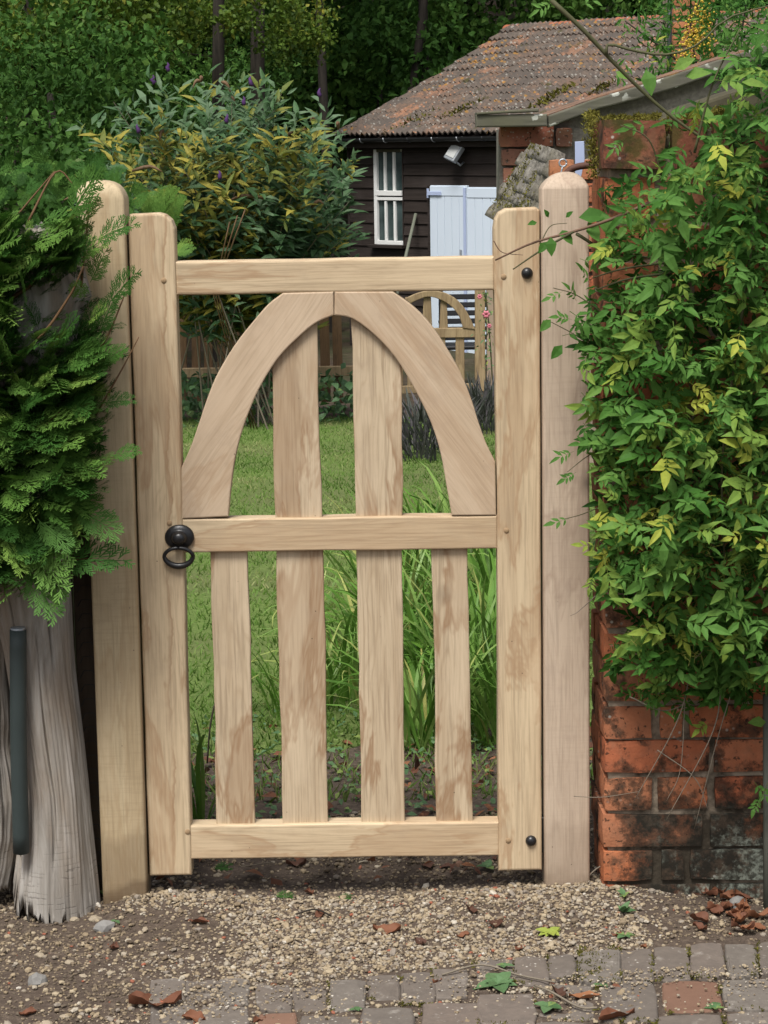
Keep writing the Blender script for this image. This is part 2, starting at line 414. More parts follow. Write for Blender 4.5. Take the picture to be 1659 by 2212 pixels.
BR = [(0.42, 0.135, 0.062), (0.50, 0.17, 0.075), (0.36, 0.155, 0.088), (0.48, 0.19, 0.095), (0.44, 0.13, 0.062)]
M_brick = m_brick('red_brick', BR, 0.40, 0.25, damp=True)
M_brickdk = M_brick
M_brickmoss = m_brick('mossy_brick', [(0.22, 0.08, 0.05), (0.20, 0.075, 0.045)], 0.55, 0.2, 0.55)
M_brickgrey = m_brick('weathered_grey_brick', [(0.34, 0.11, 0.075), (0.28, 0.14, 0.10), (0.42, 0.12, 0.075)], 0.0, 0.95)
M_brickor = m_brick('orange_brick', [(0.50, 0.21, 0.10), (0.44, 0.17, 0.08), (0.55, 0.26, 0.14)], 0.1, 0.1)

def m_mortar(name, col, dark, damp=True):
    m, nt = new_mat(name); w = wcoords(nt); n = nz(nt, w, 60, 5); s = nz(nt, w, 6, 6, 0.65)
    c = ramp(nt, n, [(0.3, [x * 0.6 for x in col]), (0.7, col)])
    if damp:
        sep = nd(nt, 'ShaderNodeSeparateXYZ', {0: nd(nt, 'ShaderNodeNewGeometry').outputs['Position']})
        s = mth(nt, 'ADD', s, mth(nt, 'MULTIPLY', ramp(nt, sep.outputs[0], [(0.49, 0.0), (0.60, 1.0)]), ramp(nt, sep.outputs[2], [(0.14, 0.24), (0.26, 0.10), (0.40, 0.02)])))
    c = mixc(nt, ramp(nt, s, [(0.54, 0.0), (0.68, 0.9)]), c, dark)
    finish(nt, c, 0.95, 0.1, n, 0.7, 0.006); return m
M_mortar = m_mortar('lime_mortar', (0.36, 0.29, 0.215), (0.030, 0.025, 0.018))
M_render = m_mortar('grey_render', (0.27, 0.25, 0.215), (0.15, 0.135, 0.12))

def m_lichenwood():
    m, nt = new_mat('lichen_grey_board'); v = coords(nt); g = nz(nt, coords(nt, (0.1, 1, 1)), 26, 5)
    c = ramp(nt, g, [(0.3, (0.07, 0.068, 0.052)), (0.7, (0.165, 0.158, 0.122))])
    w = wcoords(nt)
    c = mixc(nt, ramp(nt, nz(nt, w, 5, 4), [(0.45, 0.0), (0.65, 0.6)]), c, (0.13, 0.13, 0.075))
    wn_ = nd(nt, 'ShaderNodeTexNoise', {'Vector': w, 'Scale': 45.0, 'Detail': 3.0}).outputs['Color']
    w3 = nd(nt, 'ShaderNodeVectorMath', {0: wn_, 1: (.05, .05, .05)}, operation='MULTIPLY').outputs[0]
    w3 = nd(nt, 'ShaderNodeVectorMath', {0: w, 1: w3}, operation='ADD').outputs[0]
    l = nd(nt, 'ShaderNodeTexVoronoi', {'Vector': w3, 'Scale': 15.0}).outputs['Distance']
    c = mixc(nt, mth(nt, 'MULTIPLY', ramp(nt, l, [(0.20, 1.0), (0.27, 0.0)]), ramp(nt, nz(nt, w, 3.0, 2), [(0.46, 0.0), (0.54, 0.85)])), c, (0.48, 0.49, 0.43))
    finish(nt, c, 0.9, 0.15, g, 0.5, 0.005); return m
M_licwood = m_lichenwood()

def m_tile():
    m, nt = new_mat('lichened_clay_tile')
    oi = nd(nt, 'ShaderNodeObjectInfo').outputs['Random']; w = wcoords(nt)
    base = ramp(nt, oi, [(0.0, (0.10, 0.084, 0.072)), (0.35, (0.135, 0.108, 0.088)), (0.7, (0.15, 0.108, 0.083)), (0.9, (0.175, 0.115, 0.082)), (1.0, (0.34, 0.17, 0.10))])
    n = nz(nt, w, 16, 6, 0.7)
    c = mixc(nt, ramp(nt, n, [(0.40, 0.0), (0.6, 0.8)]), base, (0.085, 0.072, 0.062))
    c = mixc(nt, ramp(nt, nz(nt, w, 23, 3), [(0.64, 0.0), (0.69, 0.8)]), c, (0.40, 0.19, 0.10))
    l = nd(nt, 'ShaderNodeTexVoronoi', {'Vector': w, 'Scale': 19.0, 'Randomness': 1.0}).outputs['Distance']
    c = mixc(nt, mth(nt, 'MULTIPLY', ramp(nt, l, [(0.24, 1.0), (0.32, 0.0)]), ramp(nt, nz(nt, w, 6, 3), [(0.44, 0.0), (0.56, 0.8)])), c, (0.29, 0.275, 0.24))
    l2 = nd(nt, 'ShaderNodeTexVoronoi', {'Vector': w, 'Scale': 11.0}).outputs['Distance']
    c = mixc(nt, mth(nt, 'MULTIPLY', ramp(nt, l2, [(0.22, 1.0), (0.34, 0.0)]), ramp(nt, nz(nt, w, 1.8, 2), [(0.52, 0.0), (0.6, 0.75)])), c, (0.33, 0.17, 0.035))
    c = mixc(nt, ramp(nt, nz(nt, w, 3.2, 4), [(0.64, 0.0), (0.70, 0.8)]), c, (0.06, 0.055, 0.018))
    finish(nt, c, 0.92, 0.12, n, 0.7, 0.01); return m
M_tile = m_tile()
M_ridge = simple('terracotta_ridge', (0.33, 0.115, 0.06), 0.85, 0.15, 0.3, 20, 0.4)

def m_ground():
    m, nt = new_mat('woodland_floor'); w = wcoords(nt)
    n = nz(nt, w, 9, 7, 0.65); l = nz(nt, w, 0.8, 3)
    c = ramp(nt, n, [(0.3, (0.030, 0.022, 0.015)), (0.55, (0.062, 0.046, 0.033)), (0.75, (0.12, 0.085, 0.06))])
    c = mixc(nt, ramp(nt, l, [(0.45, 0.0), (0.6, 0.6)]), c, (0.035, 0.045, 0.018))
    finish(nt, c, 0.95, 0.1, n, 0.8, 0.02); return m
M_ground = m_ground()
def m_soil():
    m, nt = new_mat('gritty_soil'); w = wcoords(nt)
    n = nz(nt, w, 55, 6, 0.7); l = nz(nt, w, 4, 4)
    c = ramp(nt, n, [(0.3, (0.055, 0.042, 0.033)), (0.55, (0.11, 0.085, 0.066)), (0.72, (0.22, 0.175, 0.13))])
    c = mixc(nt, mth(nt, 'MULTIPLY', l, 0.6), c, (0.085, 0.062, 0.048))
    finish(nt, c, 0.95, 0.1, n, 0.9, 0.008); return m
M_soil = m_soil()
def m_lawn():
    m, nt = new_mat('lawn_turf'); w = wcoords(nt)
    n = nz(nt, w, 30, 5, 0.7); l = nz(nt, w, 0.9, 4)
    c = ramp(nt, n, [(0.3, (0.08, 0.125, 0.03)), (0.7, (0.15, 0.21, 0.06))])
    c = mixc(nt, ramp(nt, l, [(0.42, 0.0), (0.62, 0.6)]), c, (0.12, 0.125, 0.055))
    finish(nt, c, 0.9, 0.1, n, 0.8, 0.02); return m
M_lawn = m_lawn()
def m_pebble():
    m, nt = new_mat('flint_gravel'); a = nd(nt, 'ShaderNodeAttribute', attribute_name='tint').outputs['Fac']
    c = ramp(nt, a, [(0.0, (0.06, 0.048, 0.038)), (0.2, (0.17, 0.13, 0.088)), (0.4, (0.31, 0.24, 0.15)), (0.56, (0.42, 0.345, 0.235)), (0.72, (0.23, 0.20, 0.17)), (0.88, (0.46, 0.40, 0.30)), (0.97, (0.58, 0.54, 0.47)), (1.0, (0.30, 0.09, 0.05))])
    n = nz(nt, wcoords(nt), 160, 3)
    c = mixc(nt, mth(nt, 'MULTIPLY', n, 0.5), c, (0.14, 0.105, 0.07))
    finish(nt, c, 0.75, 0.25); return m
M_pebble = m_pebble()
def m_paver():
    m, nt = new_mat('worn_paving_brick'); v = coords(nt); w = wcoords(nt)
    oi = nd(nt, 'ShaderNodeObjectInfo').outputs['Random']
    base = ramp(nt, oi, [(0.0, (0.155, 0.128, 0.106)), (0.4, (0.14, 0.120, 0.102)), (0.7, (0.175, 0.155, 0.132)), (0.93, (0.16, 0.13, 0.108)), (1.0, (0.19, 0.12, 0.09))])
    n = nz(nt, v, 40, 6, 0.65)
    c = mixc(nt, ramp(nt, n, [(0.35, 0.0), (0.7, 0.6)]), base, (0.095, 0.08, 0.07))
    c = mixc(nt, ramp(nt, nz(nt, w, 18, 6, .7), [(0.58, 0.0), (0.74, 0.7)]), c, (0.36, 0.33, 0.29))
    l = nd(nt, 'ShaderNodeTexVoronoi', {'Vector': w, 'Scale': 75.0}).outputs['Distance']
    c = mixc(nt, mth(nt, 'MULTIPLY', ramp(nt, l, [(0.10, 1.0), (0.22, 0.0)]), ramp(nt, nz(nt, w, 12, 3), [(0.5, 0.0), (0.6, 0.8)])), c, (0.55, 0.52, 0.46))
    finish(nt, c, 0.85, 0.2, n, 0.5, 0.004); return m
M_paver = m_paver()
M_pavermoss = simple('mossy_paving_brick', (0.10, 0.085, 0.06), 0.95, 0.1, 0.75, 30, 0.7)
M_paverred = simple('orange_worn_brick', (0.20, 0.115, 0.08), 0.9, 0.15, 0.35, 40, 0.5)

def m_bark(name, lo, hi, sc, grain=(1, 1, 0.15), stain=None):
    m, nt = new_mat(name); n = nz(nt, coords(nt, grain, rnd=False), sc, 6, 0.65, 0.5); b = nz(nt, coords(nt, rnd=False), 5, 4)
    c = ramp(nt, n, [(0.3, lo), (0.65, hi)])
    f = nz(nt, coords(nt, (1, 1, 0.05), rnd=False), 95, 4, .7, .6)
    if stain:
        c = mixc(nt, ramp(nt, b, [(0.45, 0.0), (0.65, 0.75)]), c, stain)
        c = mixc(nt, ramp(nt, f, [(0.56, 0.0), (0.66, 0.75)]), c, [x * 0.35 for x in lo])
    finish(nt, c, 0.85, 0.2, mth(nt, 'ADD', n, mth(nt, 'MULTIPLY', f, .6)), 0.8, 0.008); return m
def m_dead():
    m, nt = new_mat('weathered_dead_wood')
    v = coords(nt, rnd=False)
    big = nz(nt, coords(nt, (1, 1, .35), rnd=False), 7, 4); g = nz(nt, coords(nt, (1, 1, .10), rnd=False), 34, 5, .6, .8)
    fine = nz(nt, coords(nt, (1, 1, .05), rnd=False), 130, 3, .6, .5)
    c = ramp(nt, g, [(.34, (.20, .18, .155)), (.5, (.33, .305, .27)), (.66, (.46, .435, .40))])
    c = mixc(nt, ramp(nt, big, [(.48, 0.), (.64, .7)]), c, (.27, .205, .145))
    c = mixc(nt, mth(nt, 'MULTIPLY', fine, .35), c, (.16, .13, .105))
    ck = nd(nt, 'ShaderNodeTexVoronoi', {'Vector': coords(nt, (1, 1, .13), rnd=False), 'Scale': 22.0}).outputs['Distance']
    crack = ramp(nt, ck, [(.07, 1.), (.15, 0.)])
    c = mixc(nt, mth(nt, 'MULTIPLY', crack, ramp(nt, nz(nt, v, 5, 2), [(.48, 0.), (.56, .95)])), c, (.025, .017, .012))
    zz = nd(nt, 'ShaderNodeSeparateXYZ', {0: nd(nt, 'ShaderNodeNewGeometry').outputs['Position']}).outputs[2]
    chk = nd(nt, 'ShaderNodeTexWave', {'Vector': coords(nt, (.12, .12, 1), rnd=False), 'Scale': 20., 'Distortion': 16., 'Detail': 4.}, bands_direction='Z').outputs['Fac']
    cm = mth(nt, 'MULTIPLY', ramp(nt, chk, [(.0, 1.), (.07, 0.)]), mth(nt, 'MULTIPLY', ramp(nt, zz, [(.10, .38), (.26, 0.)]), ramp(nt, nz(nt, v, 24, 3), [(.52, 0.), (.60, 1.)])))
    c = mixc(nt, cm, c, (.05, .04, .035))
    h = mth(nt, 'SUBTRACT', mth(nt, 'ADD', mth(nt, 'MULTIPLY', g, .8), mth(nt, 'MULTIPLY', fine, .4)), mth(nt, 'MULTIPLY', cm, .5))
    finish(nt, c, .75, .25, h, .5, .006); return m
M_dead = m_dead()
M_trunk = m_bark('woodland_bark', (0.012, 0.010, 0.008), (0.045, 0.038, 0.030), 14)
M_mossbark = m_bark('furrowed_grey_bark', (0.07, 0.062, 0.052), (0.27, 0.25, 0.215), 30, (1, 1, 1), (0.12, 0.105, 0.06))
M_moss = leafmat('moss', [(0.0, (0.07, 0.065, 0.014)), (0.5, (0.17, 0.16, 0.03)), (1.0, (0.30, 0.27, 0.06))], 0.9, 0.2, 0.1)
M_jas = leafmat('creeper_leaf', [(0.0, (0.022, 0.075, 0.012)), (0.3, (0.060, 0.165, 0.026)), (0.6, (0.135, 0.28, 0.060)), (0.82, (0.30, 0.38, 0.06)), (1.0, (0.58, 0.56, 0.09))], 0.6, 0.32, 0.12, 0.2)
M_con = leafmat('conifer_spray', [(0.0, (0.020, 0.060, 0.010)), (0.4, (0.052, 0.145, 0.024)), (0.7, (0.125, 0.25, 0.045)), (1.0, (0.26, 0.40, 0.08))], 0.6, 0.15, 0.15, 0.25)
M_bud = leafmat('butterfly_bush_leaf', [(0.0, (0.030, 0.075, 0.026)), (0.3, (0.070, 0.145, 0.055)), (0.5, (0.14, 0.215, 0.12)), (0.64, (0.10, 0.15, 0.03)), (0.8, (0.26, 0.25, 0.04)), (1.0, (0.45, 0.36, 0.06))], 0.6, 0.25, 0.25, 0.12)
M_strap = leafmat('strap_leaf', [(0.0, (0.050, 0.135, 0.016)), (0.5, (0.135, 0.28, 0.040)), (0.8, (0.28, 0.42, 0.11)), (1.0, (0.48, 0.46, 0.14))], 0.45, 0.3, 0.35, 0.15)
M_grass = leafmat('grass_blade', [(0.0, (0.075, 0.15, 0.022)), (0.6, (0.165, 0.275, 0.055)), (1.0, (0.34, 0.34, 0.15))], 0.6, 0.3, 0.2, 0.3)
M_wood1 = leafmat('woodland_leaf', [(0.0, (0.020, 0.056, 0.010)), (0.5, (0.058, 0.14, 0.024)), (1.0, (0.14, 0.25, 0.05))], 0.6, 0.3, 0.12, 0.3)
M_wood2 = leafmat('yellowing_maple_leaf', [(0.0, (0.045, 0.095, 0.012)), (0.6, (0.12, 0.19, 0.022)), (1.0, (0.38, 0.33, 0.05))], 0.55, 0.35, 0.25, 0.3)
M_dry = leafmat('dead_leaf_brown', [(0.0, (0.085, 0.045, 0.032)), (0.5, (0.19, 0.075, 0.04)), (1.0, (0.34, 0.15, 0.07))], 0.7, 0.15, 0.25, 0.3)
M_lav = leafmat('lavender_foliage', [(0.0, (0.05, 0.055, 0.045)), (0.5, (0.10, 0.11, 0.095)), (1.0, (0.17, 0.15, 0.17))], 0.8, 0.15, 0.1, 0.2)
M_weed = leafmat('weed_leaf', [(0.0, (0.05, 0.12, 0.04)), (0.6, (0.13, 0.23, 0.10)), (1.0, (0.40, 0.45, 0.06))], 0.5, 0.2, 0.3, 0.2)
M_stem = simple('green_brown_stem', (0.085, 0.085, 0.038), 0.7, 0.25, 0.3, 40, 0.2)
M_stemred = simple('reddish_stem', (0.16, 0.095, 0.062), 0.7, 0.25, 0.3, 40, 0.2)
M_twig = simple('dry_grey_twig', (0.22, 0.185, 0.14), 0.8, 0.2, 0.3, 40, 0.2)
M_conbark = simple('conifer_twig', (0.15, 0.085, 0.042), 0.8, 0.2, 0.35, 40, 0.3)
M_purple = simple('purple_blossom', (0.075, 0.03, 0.115), 0.7, 0.2, 0.3, 60, 0.2)
M_pink = simple('pink_petal', (0.62, 0.20, 0.25), 0.6, 0.25, 0.2, 40, 0.1)
M_flint = simple('pale_flint', (0.34, 0.28, 0.20), 0.7, 0.3, 0.45, 40, 0.5)
M_copstone = simple('mossy_coping_stone', (0.105, 0.095, 0.062), 0.95, 0.1, 0.55, 22, 0.8)
M_greystone = simple('grey_stone', (0.24, 0.23, 0.215), 0.8, 0.2, 0.3, 40, 0.5)

# ------------------------------------------------------------------ leaf shapes (x = length, y = width, z = normal)
def leaf_base(w=0.22, droop=0.08, fold=0.06, x0=0.0, pos=0.35):
    v = np.array([(0, 0, 0), (pos, w, fold), (pos, -w, fold), (pos, 0, 0.02), (0.70, w * 0.68, fold * 0.7 - droop * .4), (0.70, -w * 0.68, fold * 0.7 - droop * .4), (0.70, 0, -droop * .4), (1, 0, -droop)], float)
    f = np.array([(0, 3, 1), (0, 2, 3), (3, 6, 1), (6, 4, 1), (3, 2, 6), (2, 5, 6), (6, 7, 4), (6, 5, 7)])
    v[:, 0] += x0; return v, f
def merge(parts):
    V, Fs, off = [], [], 0
    for v, f in parts:
        V.append(v); Fs.append(np.asarray(f) + off); off += len(v)
    return np.concatenate(V), np.concatenate(Fs)
def xf(base, size, yaw=0.0, pos=(0, 0, 0), pitch=0.0, roll=0.0):
    v, f = base
    R = np.array((Matrix.Rotation(yaw, 3, 'Z') @ Matrix.Rotation(pitch, 3, 'Y') @ Matrix.Rotation(roll, 3, 'X')))
    return (v * size) @ R.T + np.array(pos), f
def stick(L, r):
    v = np.array([(0, r, 0), (0, -r, 0), (L, 0, 0), (0, 0, r)], float)
    return v, np.array([(0, 1, 2), (1, 3, 2), (3, 0, 2)])
def pinnate(seed, pairs=3, w=0.20):
    r = random.Random(seed); parts = [stick(0.62, 0.008)]
    for k in range(pairs):
        x = 0.16 + 0.46 * k / pairs; s = 0.30 + 0.05 * k
        for sg in (1, -1):
            parts.append(xf(leaf_base(w * r.uniform(.85, 1.15), r.uniform(.0, .2)), s * r.uniform(.85, 1.1), sg * r.uniform(.75, 1.05), (x, 0, 0), r.uniform(-.25, .15), r.uniform(-.4, .4)))
    parts.append(xf(leaf_base(w * 1.0, r.uniform(.05, .25)), 0.50, r.uniform(-.15, .15), (0.55, 0, 0), r.uniform(-.2, .2)))
    return merge(parts)
JAS = [pinnate(1), pinnate(2), pinnate(3, 2, 0.20), pinnate(4, 3, 0.15), pinnate(5, 2, 0.17)]
def conifer(seed):
    r = random.Random(seed); parts = []
    def twig(L, w, yaw, pos, z):
        v = np.array([(0, w * .55, 0), (0, -w * .55, 0), (L * .6, -w, z * .5), (L, 0, z), (L * .6, w, z * .5)], float)
        f = np.array([(0, 1, 2), (0, 2, 4), (4, 2, 3)])
        c, s = math.cos(yaw), math.sin(yaw)
        v = v @ np.array([(c, s, 0), (-s, c, 0), (0, 0, 1)]) + np.array(pos); parts.append((v, f))
    bend = r.uniform(-.35, -.1)
    zz = lambda x: bend * x * x
    twig(1.0, 0.016, 0, (0, 0, 0), bend)
    n = 13
    for k in range(n):
        x = 0.08 + 0.86 * k / n
        L = 0.46 * (1 - x) ** .7 * (0.55 + 0.45 * min(1, x * 4)) * r.uniform(.8, 1.15) + .06
        sg = 1 if k % 2 else -1; a = sg * r.uniform(.62, .85)
        twig(L, 0.015, a, (x, 0, zz(x)), -.03)
        m = max(2, int(L / 0.055))
        for j in range(m):
            u = (j + .6) / m * L * .95; l2 = 0.15 * (1 - u / L) ** .6 * r.uniform(.7, 1.1) + .035
            for s2 in (1, -1):
                if r.random() < .9:
                    twig(l2, 0.013, a + s2 * r.uniform(.5, .75), (x + u * math.cos(a), u * math.sin(a), zz(x) - .02 * u), r.uniform(-.03, .02))
    return merge(parts)
CON = [conifer(i) for i in range(4)]
def strap(bend, w, seg=7, twist=0.0):
    pts = []; x = z = 0; a = 1.45
    for i in range(seg + 1):
        pts.append((x, z)); x += math.cos(a) / seg; z += math.sin(a) / seg; a -= bend / seg * (0.4 + 1.4 * i / seg)
    V = []
    for i, (px, pz) in enumerate(pts):
        t = i / seg; ww = w * (min(1, .45 + t * 2.2)) * (1 - t ** 3) + 1e-4
        V += [(px, ww, pz), (px, -ww, pz)]
    Fs = []
    for i in range(seg): a0 = 2 * i; Fs += [(a0, a0 + 1, a0 + 3), (a0, a0 + 3, a0 + 2)]
    return np.array(V, float), np.array(Fs)
STRAP = [strap(b, w) for b, w in ((0.9, .014), (1.5, .017), (2.2, .015), (2.7, .018), (1.2, .012))]
LEAF = leaf_base(0.2, 0.12)
LANCE = [leaf_base(0.14, 0.2, .05), leaf_base(0.12, 0.05, .05), leaf_base(0.16, 0.35, .04)]
BROAD = [leaf_base(0.34, 0.15, .07, pos=.4), leaf_base(0.30, 0.3, .05, pos=.38)]
def ico():
    bm = bmesh.new(); bmesh.ops.create_icosphere(bm, subdivisions=1, radius=1)
    v = np.array([x.co for x in bm.verts]); f = np.array([[q.index for q in p.verts] for p in bm.faces]); bm.free(); return v, f
ICO = ico()

def foliage(root, bases, which, T, O, tint, mat, nparts=0, name='leaf', rest='leaves', prio=None, levels=5):
    """nparts biggest-showing leaves become child objects sharing meshes; the others are one stuff part"""
    O = np.asarray(O); m = len(O); tint = np.asarray(tint)
    idx = np.arange(m); sel = np.zeros(m, bool)
    if nparts:
        px, py, z = project(O)
        inside = (px > -20) & (px < 1680) & (py > -20) & (py < 2230)
        p = (z if prio is None else prio) + np.where(inside, 0, 1e3)
        sel[np.argsort(p)[:nparts]] = True
        cache = {}
        for i in idx[sel]:
            key = (int(which[i]), int(np.clip(tint[i] * levels, 0, levels - 1)))
            if key not in cache:
                v, f = bases[key[0]]
                cache[key] = new_mesh(name, v, f, np.full(len(v), (key[1] + .5) / levels))
            M = Matrix(T[i].tolist()).to_4x4(); M.translation = O[i]
            link(name, cache[key], mat, root, M)
    r = idx[~sel]
    if len(r):
        link(rest, inst_multi(rest, bases, np.asarray(which)[r], T[r], O[r], tint[r]), mat, root, kind='stuff')
# ================================================================== SETTING: ground sheets
def relief(x, y):
    return 0.010 * fbm(x * 2.2, y * 2.2, 3.1) + 0.006 * fbm(x * 9, y * 9, 7.7)
def mound(x, y):
    m = 0.035 * math.exp(-((x - 0.47) ** 2 / 0.05 + (y + 0.10) ** 2 / 0.03))          # gravel banked round the hanging post
    m += 0.022 * math.exp(-((x + 0.52) ** 2 / 0.02 + (y + 0.07) ** 2 / 0.015))
    m -= 0.030 * math.exp(-((x + 0.80) ** 2 / 0.04 + (y + 0.10) ** 2 / 0.05))         # hollow under the dead trunk
    m -= 0.018 * math.exp(-((y - 0.10) ** 2 / 0.012)) * (1 if -0.5 < x < 0.4 else 0.4)  # worn strip below the gate
    return m
def soil_z(x, y):
    return gz(x, y) + relief(x, y) + mound(x, y)
def steps(*segs):
    out = []
    for a, b, s in segs:
        n = max(1, int(round((b - a) / s))); out += [a + (b - a) * i / n for i in range(n)]
    return out + [segs[-1][1]]
g = link('ground', grid_mesh('ground', steps((-70, -8, 6), (-8, 8, 2), (8, 70, 6)), steps((-12, 16, 1.5), (16, 90, 3)),
         lambda x, y: gz(x, y) - (0.08 if y < 14.6 else 0.02 - 0.25 * max(0, fbm(x * .3, y * .3)))), M_ground); g['kind'] = 'structure'
g = link('soil', grid_mesh('soil', steps((-4, -1.2, 0.2), (-1.2, 1.4, 0.022), (1.4, 4, 0.2)), steps((-4, -1.1, 0.2), (-1.1, 1.3, 0.022), (1.3, 2.2, .1)),
         lambda x, y: soil_z(x, y) - max(0, y - 1.9) * .3), M_soil); g['kind'] = 'structure'
def lawn_z(x, y):
    k = min(1, max(0, (y - 1.25 - 0.5 * fbm(x * 1.3, y * 1.3, 5.5) - 0.25 * (x > -.05)) / 0.35))
    e = min(1, max(0, (13.25 - y) / 0.3))
    return gz(x, y) - 0.03 + 0.045 * k * e + 0.012 * fbm(x * .8, y * .8, 2)
g = link('lawn', grid_mesh('lawn', steps((-9, -2.4, .6), (-2.4, 2.4, 0.1), (2.4, 9, .6)), steps((0.9, 4, 0.07), (4, 13.6, 0.2)), lawn_z), M_lawn); g['kind'] = 'structure'
g = link('gravel_bed', grid_mesh('gravel_bed', steps((-9, 9, .3)), steps((12.9, 14.6, .1)), lambda x, y: gz(x, y) - .005 + .02 * fbm(x * 3, y * 3)), M_soil); g['kind'] = 'structure'

# grass blades on the lawn, thinning with distance
def blades(n, xr, yr, h, zf, lean=0.5):
    x = rng.uniform(*xr, n); y = yr[0] + (yr[1] - yr[0]) * rng.uniform(0, 1, n) ** 1.3
    z = np.array([zf(a, b) for a, b in zip(x, y)])
    return np.stack([x, y, z], 1)
BLADE = (np.array([(0, .05, 0), (0, -.05, 0), (.55, .04, .03), (.55, -.04, .03), (1, 0, -.06)], float), np.array([(0, 1, 3), (0, 3, 2), (2, 3, 4)]))
def grass_obj(name, O, hmin, hmax, mat, wide=1.0, lean=.55, tints=None):
    n = len(O)
    d = np.stack([rng.normal(0, lean, n), rng.normal(0, lean, n), np.ones(n)], 1)
    T = frames(d, np.stack([rng.normal(0, 1, n), -np.ones(n) * 1.2, rng.normal(0, .3, n)], 1), rng.uniform(hmin, hmax, n))
    T[:, :, 1] *= wide
    t = rng.uniform(0, 1, n) if tints is None else tints
    return link(name, inst(name, BLADE, T, O, t), mat, kind='stuff')
O = blades(90000, (-1.9, 1.9), (1.25, 13.3), 0, lawn_z)
keep = np.array([lawn_z(a, b) > gz(a, b) - .005 for a, b in O[:, :2]])
O = O[keep]; dd = O[:, 1]
tt = np.clip(0.45 + 0.9 * np.array([fbm(a * .9, b * .9, 1.2) for a, b in O[:, :2]]) + rng.normal(0, .18, len(O)), 0, 1)
grass_obj('grass', O - np.array([0, 0, .01]), 0.014, 0.050, M_grass, 1.5, .8, tt)

# ------------------------------------------------------------------ gravel
n = 105000
x = rng.uniform(-1.05, 1.15, n); y = rng.uniform(-0.95, 0.62, n)
dens = np.empty(n)
for i in range(n):
    a, b = x[i], y[i]; nn = fbm(a * 3.1, b * 3.1, 9.0)
    edge = -0.53 + 0.13 * max(-1, min(1, (a + .1) * 1.2)) if a > -.35 else -0.30 + .10 * nn
    d = 1.0
    if b < edge: d = 0.42 if a < -.25 else 0.24
    if b > 0.0: d = 0.5 + .2 * nn
    if -0.45 < a < 0.0 and -0.02 < b < .22: d = 0.22 + .25 * nn
    if a < -0.60: d = min(d, 0.42 + .35 * nn)
    if -0.6 < a < -.35 and b < -.12: d = min(d, 0.55 + .5 * nn)
    if a > 0.56: d = min(d, 0.5 + .4 * nn) if b > -.36 + (a - .56) * .2 else 0.1
    dens[i] = d
kp = rng.uniform(0, 1, n) < dens * 0.86
x, y = x[kp], y[kp]; n = len(x)
r = np.clip(rng.lognormal(math.log(0.0025), 0.45, n), 0.0011, 0.0085)
z = np.array([soil_z(a, b) for a, b in zip(x, y)]) + r * rng.uniform(0.0, 0.9, n)
d = rng.normal(0, 1, (n, 3)); d[:, 2] *= .25
T = frames(d, np.stack([rng.normal(0, .25, n), rng.normal(0, .25, n), np.ones(n)], 1), r)
T[:, :, 0] *= rng.uniform(1.0, 1.6, n)[:, None]; T[:, :, 2] *= rng.uniform(.5, .85, n)[:, None]
tt = rng.beta(2.2, 2.0, n); tt = np.where(rng.uniform(0, 1, n) < .012, 1.0, np.clip(tt, 0, .97))
soilish = (x < -.50 + .12 * np.sin(y * 17)) | (y > .0) | ((x > .62) & (y < -.12))
tt = np.where(soilish & (tt < .99) & (r < .0055), tt * rng.uniform(.05, .85, n), tt)
link('gravel', inst('gravel', ICO, T, np.stack([x, y, z], 1), tt), M_pebble, kind='stuff')

# ------------------------------------------------------------------ brick paving
pav = empty('brick_paving', (0.2, -0.7, 0)); pav['kind'] = 'structure'
PAVERS = [  # picture rows measured on the ground: left, top, right, bottom, slant, kind
    (322, 2116, 400, 2166, 0, 0), (402, 2116, 474, 2170, 0, 0), (476, 2114, 538, 2166, 0, 0), (326, 2172, 424, 2216, 0, 0), (430, 2174, 536, 2218, 0, 0),
    (556, 2126, 622, 2180, 6, 0), (632, 2132, 704, 2180, 4, 0), (714, 2120, 788, 2178, 3, 0), (792, 2106, 858, 2156, 3, 0), (867, 2098, 935, 2168, 4, 0),
    (938, 2092, 1006, 2150, 4, 0), (1025, 2072, 1108, 2128, 4, 0), (1112, 2070, 1182, 2122, 4, 0), (1186, 2060, 1242, 2108, 4, 0),
    (1246, 2052, 1338, 2116, 5, 1), (1336, 2050, 1408, 2122, 6, 0), (1412, 2046, 1486, 2114, 8, 0), (1490, 2040, 1560, 2106, 8, 0), (1566, 2036, 1632, 2102, 8, 0), (1638, 2034, 1712, 2098, 8, 0),
    (560, 2188, 640, 2236, 4, 2), (646, 2190, 772, 2246, 3, 0), (780, 2176, 892, 2236, 4, 0), (910, 2166, 1030, 2230, 4, 0), (1034, 2146, 1150, 2210, 5, 0),
    (1154, 2126, 1280, 2200, 6, 0), (1292, 2124, 1416, 2204, 8, 0), (1426, 2120, 1552, 2184, 10, 2), (1558, 2112, 1690, 2176, 10, 0), (1420, 2192, 1560, 2262, 10, 0), (1566, 2184, 1700, 2250, 10, 0),
    (1154, 2208, 1286, 2280, 6, 0), (1292, 2212, 1412, 2290, 6, 0)]
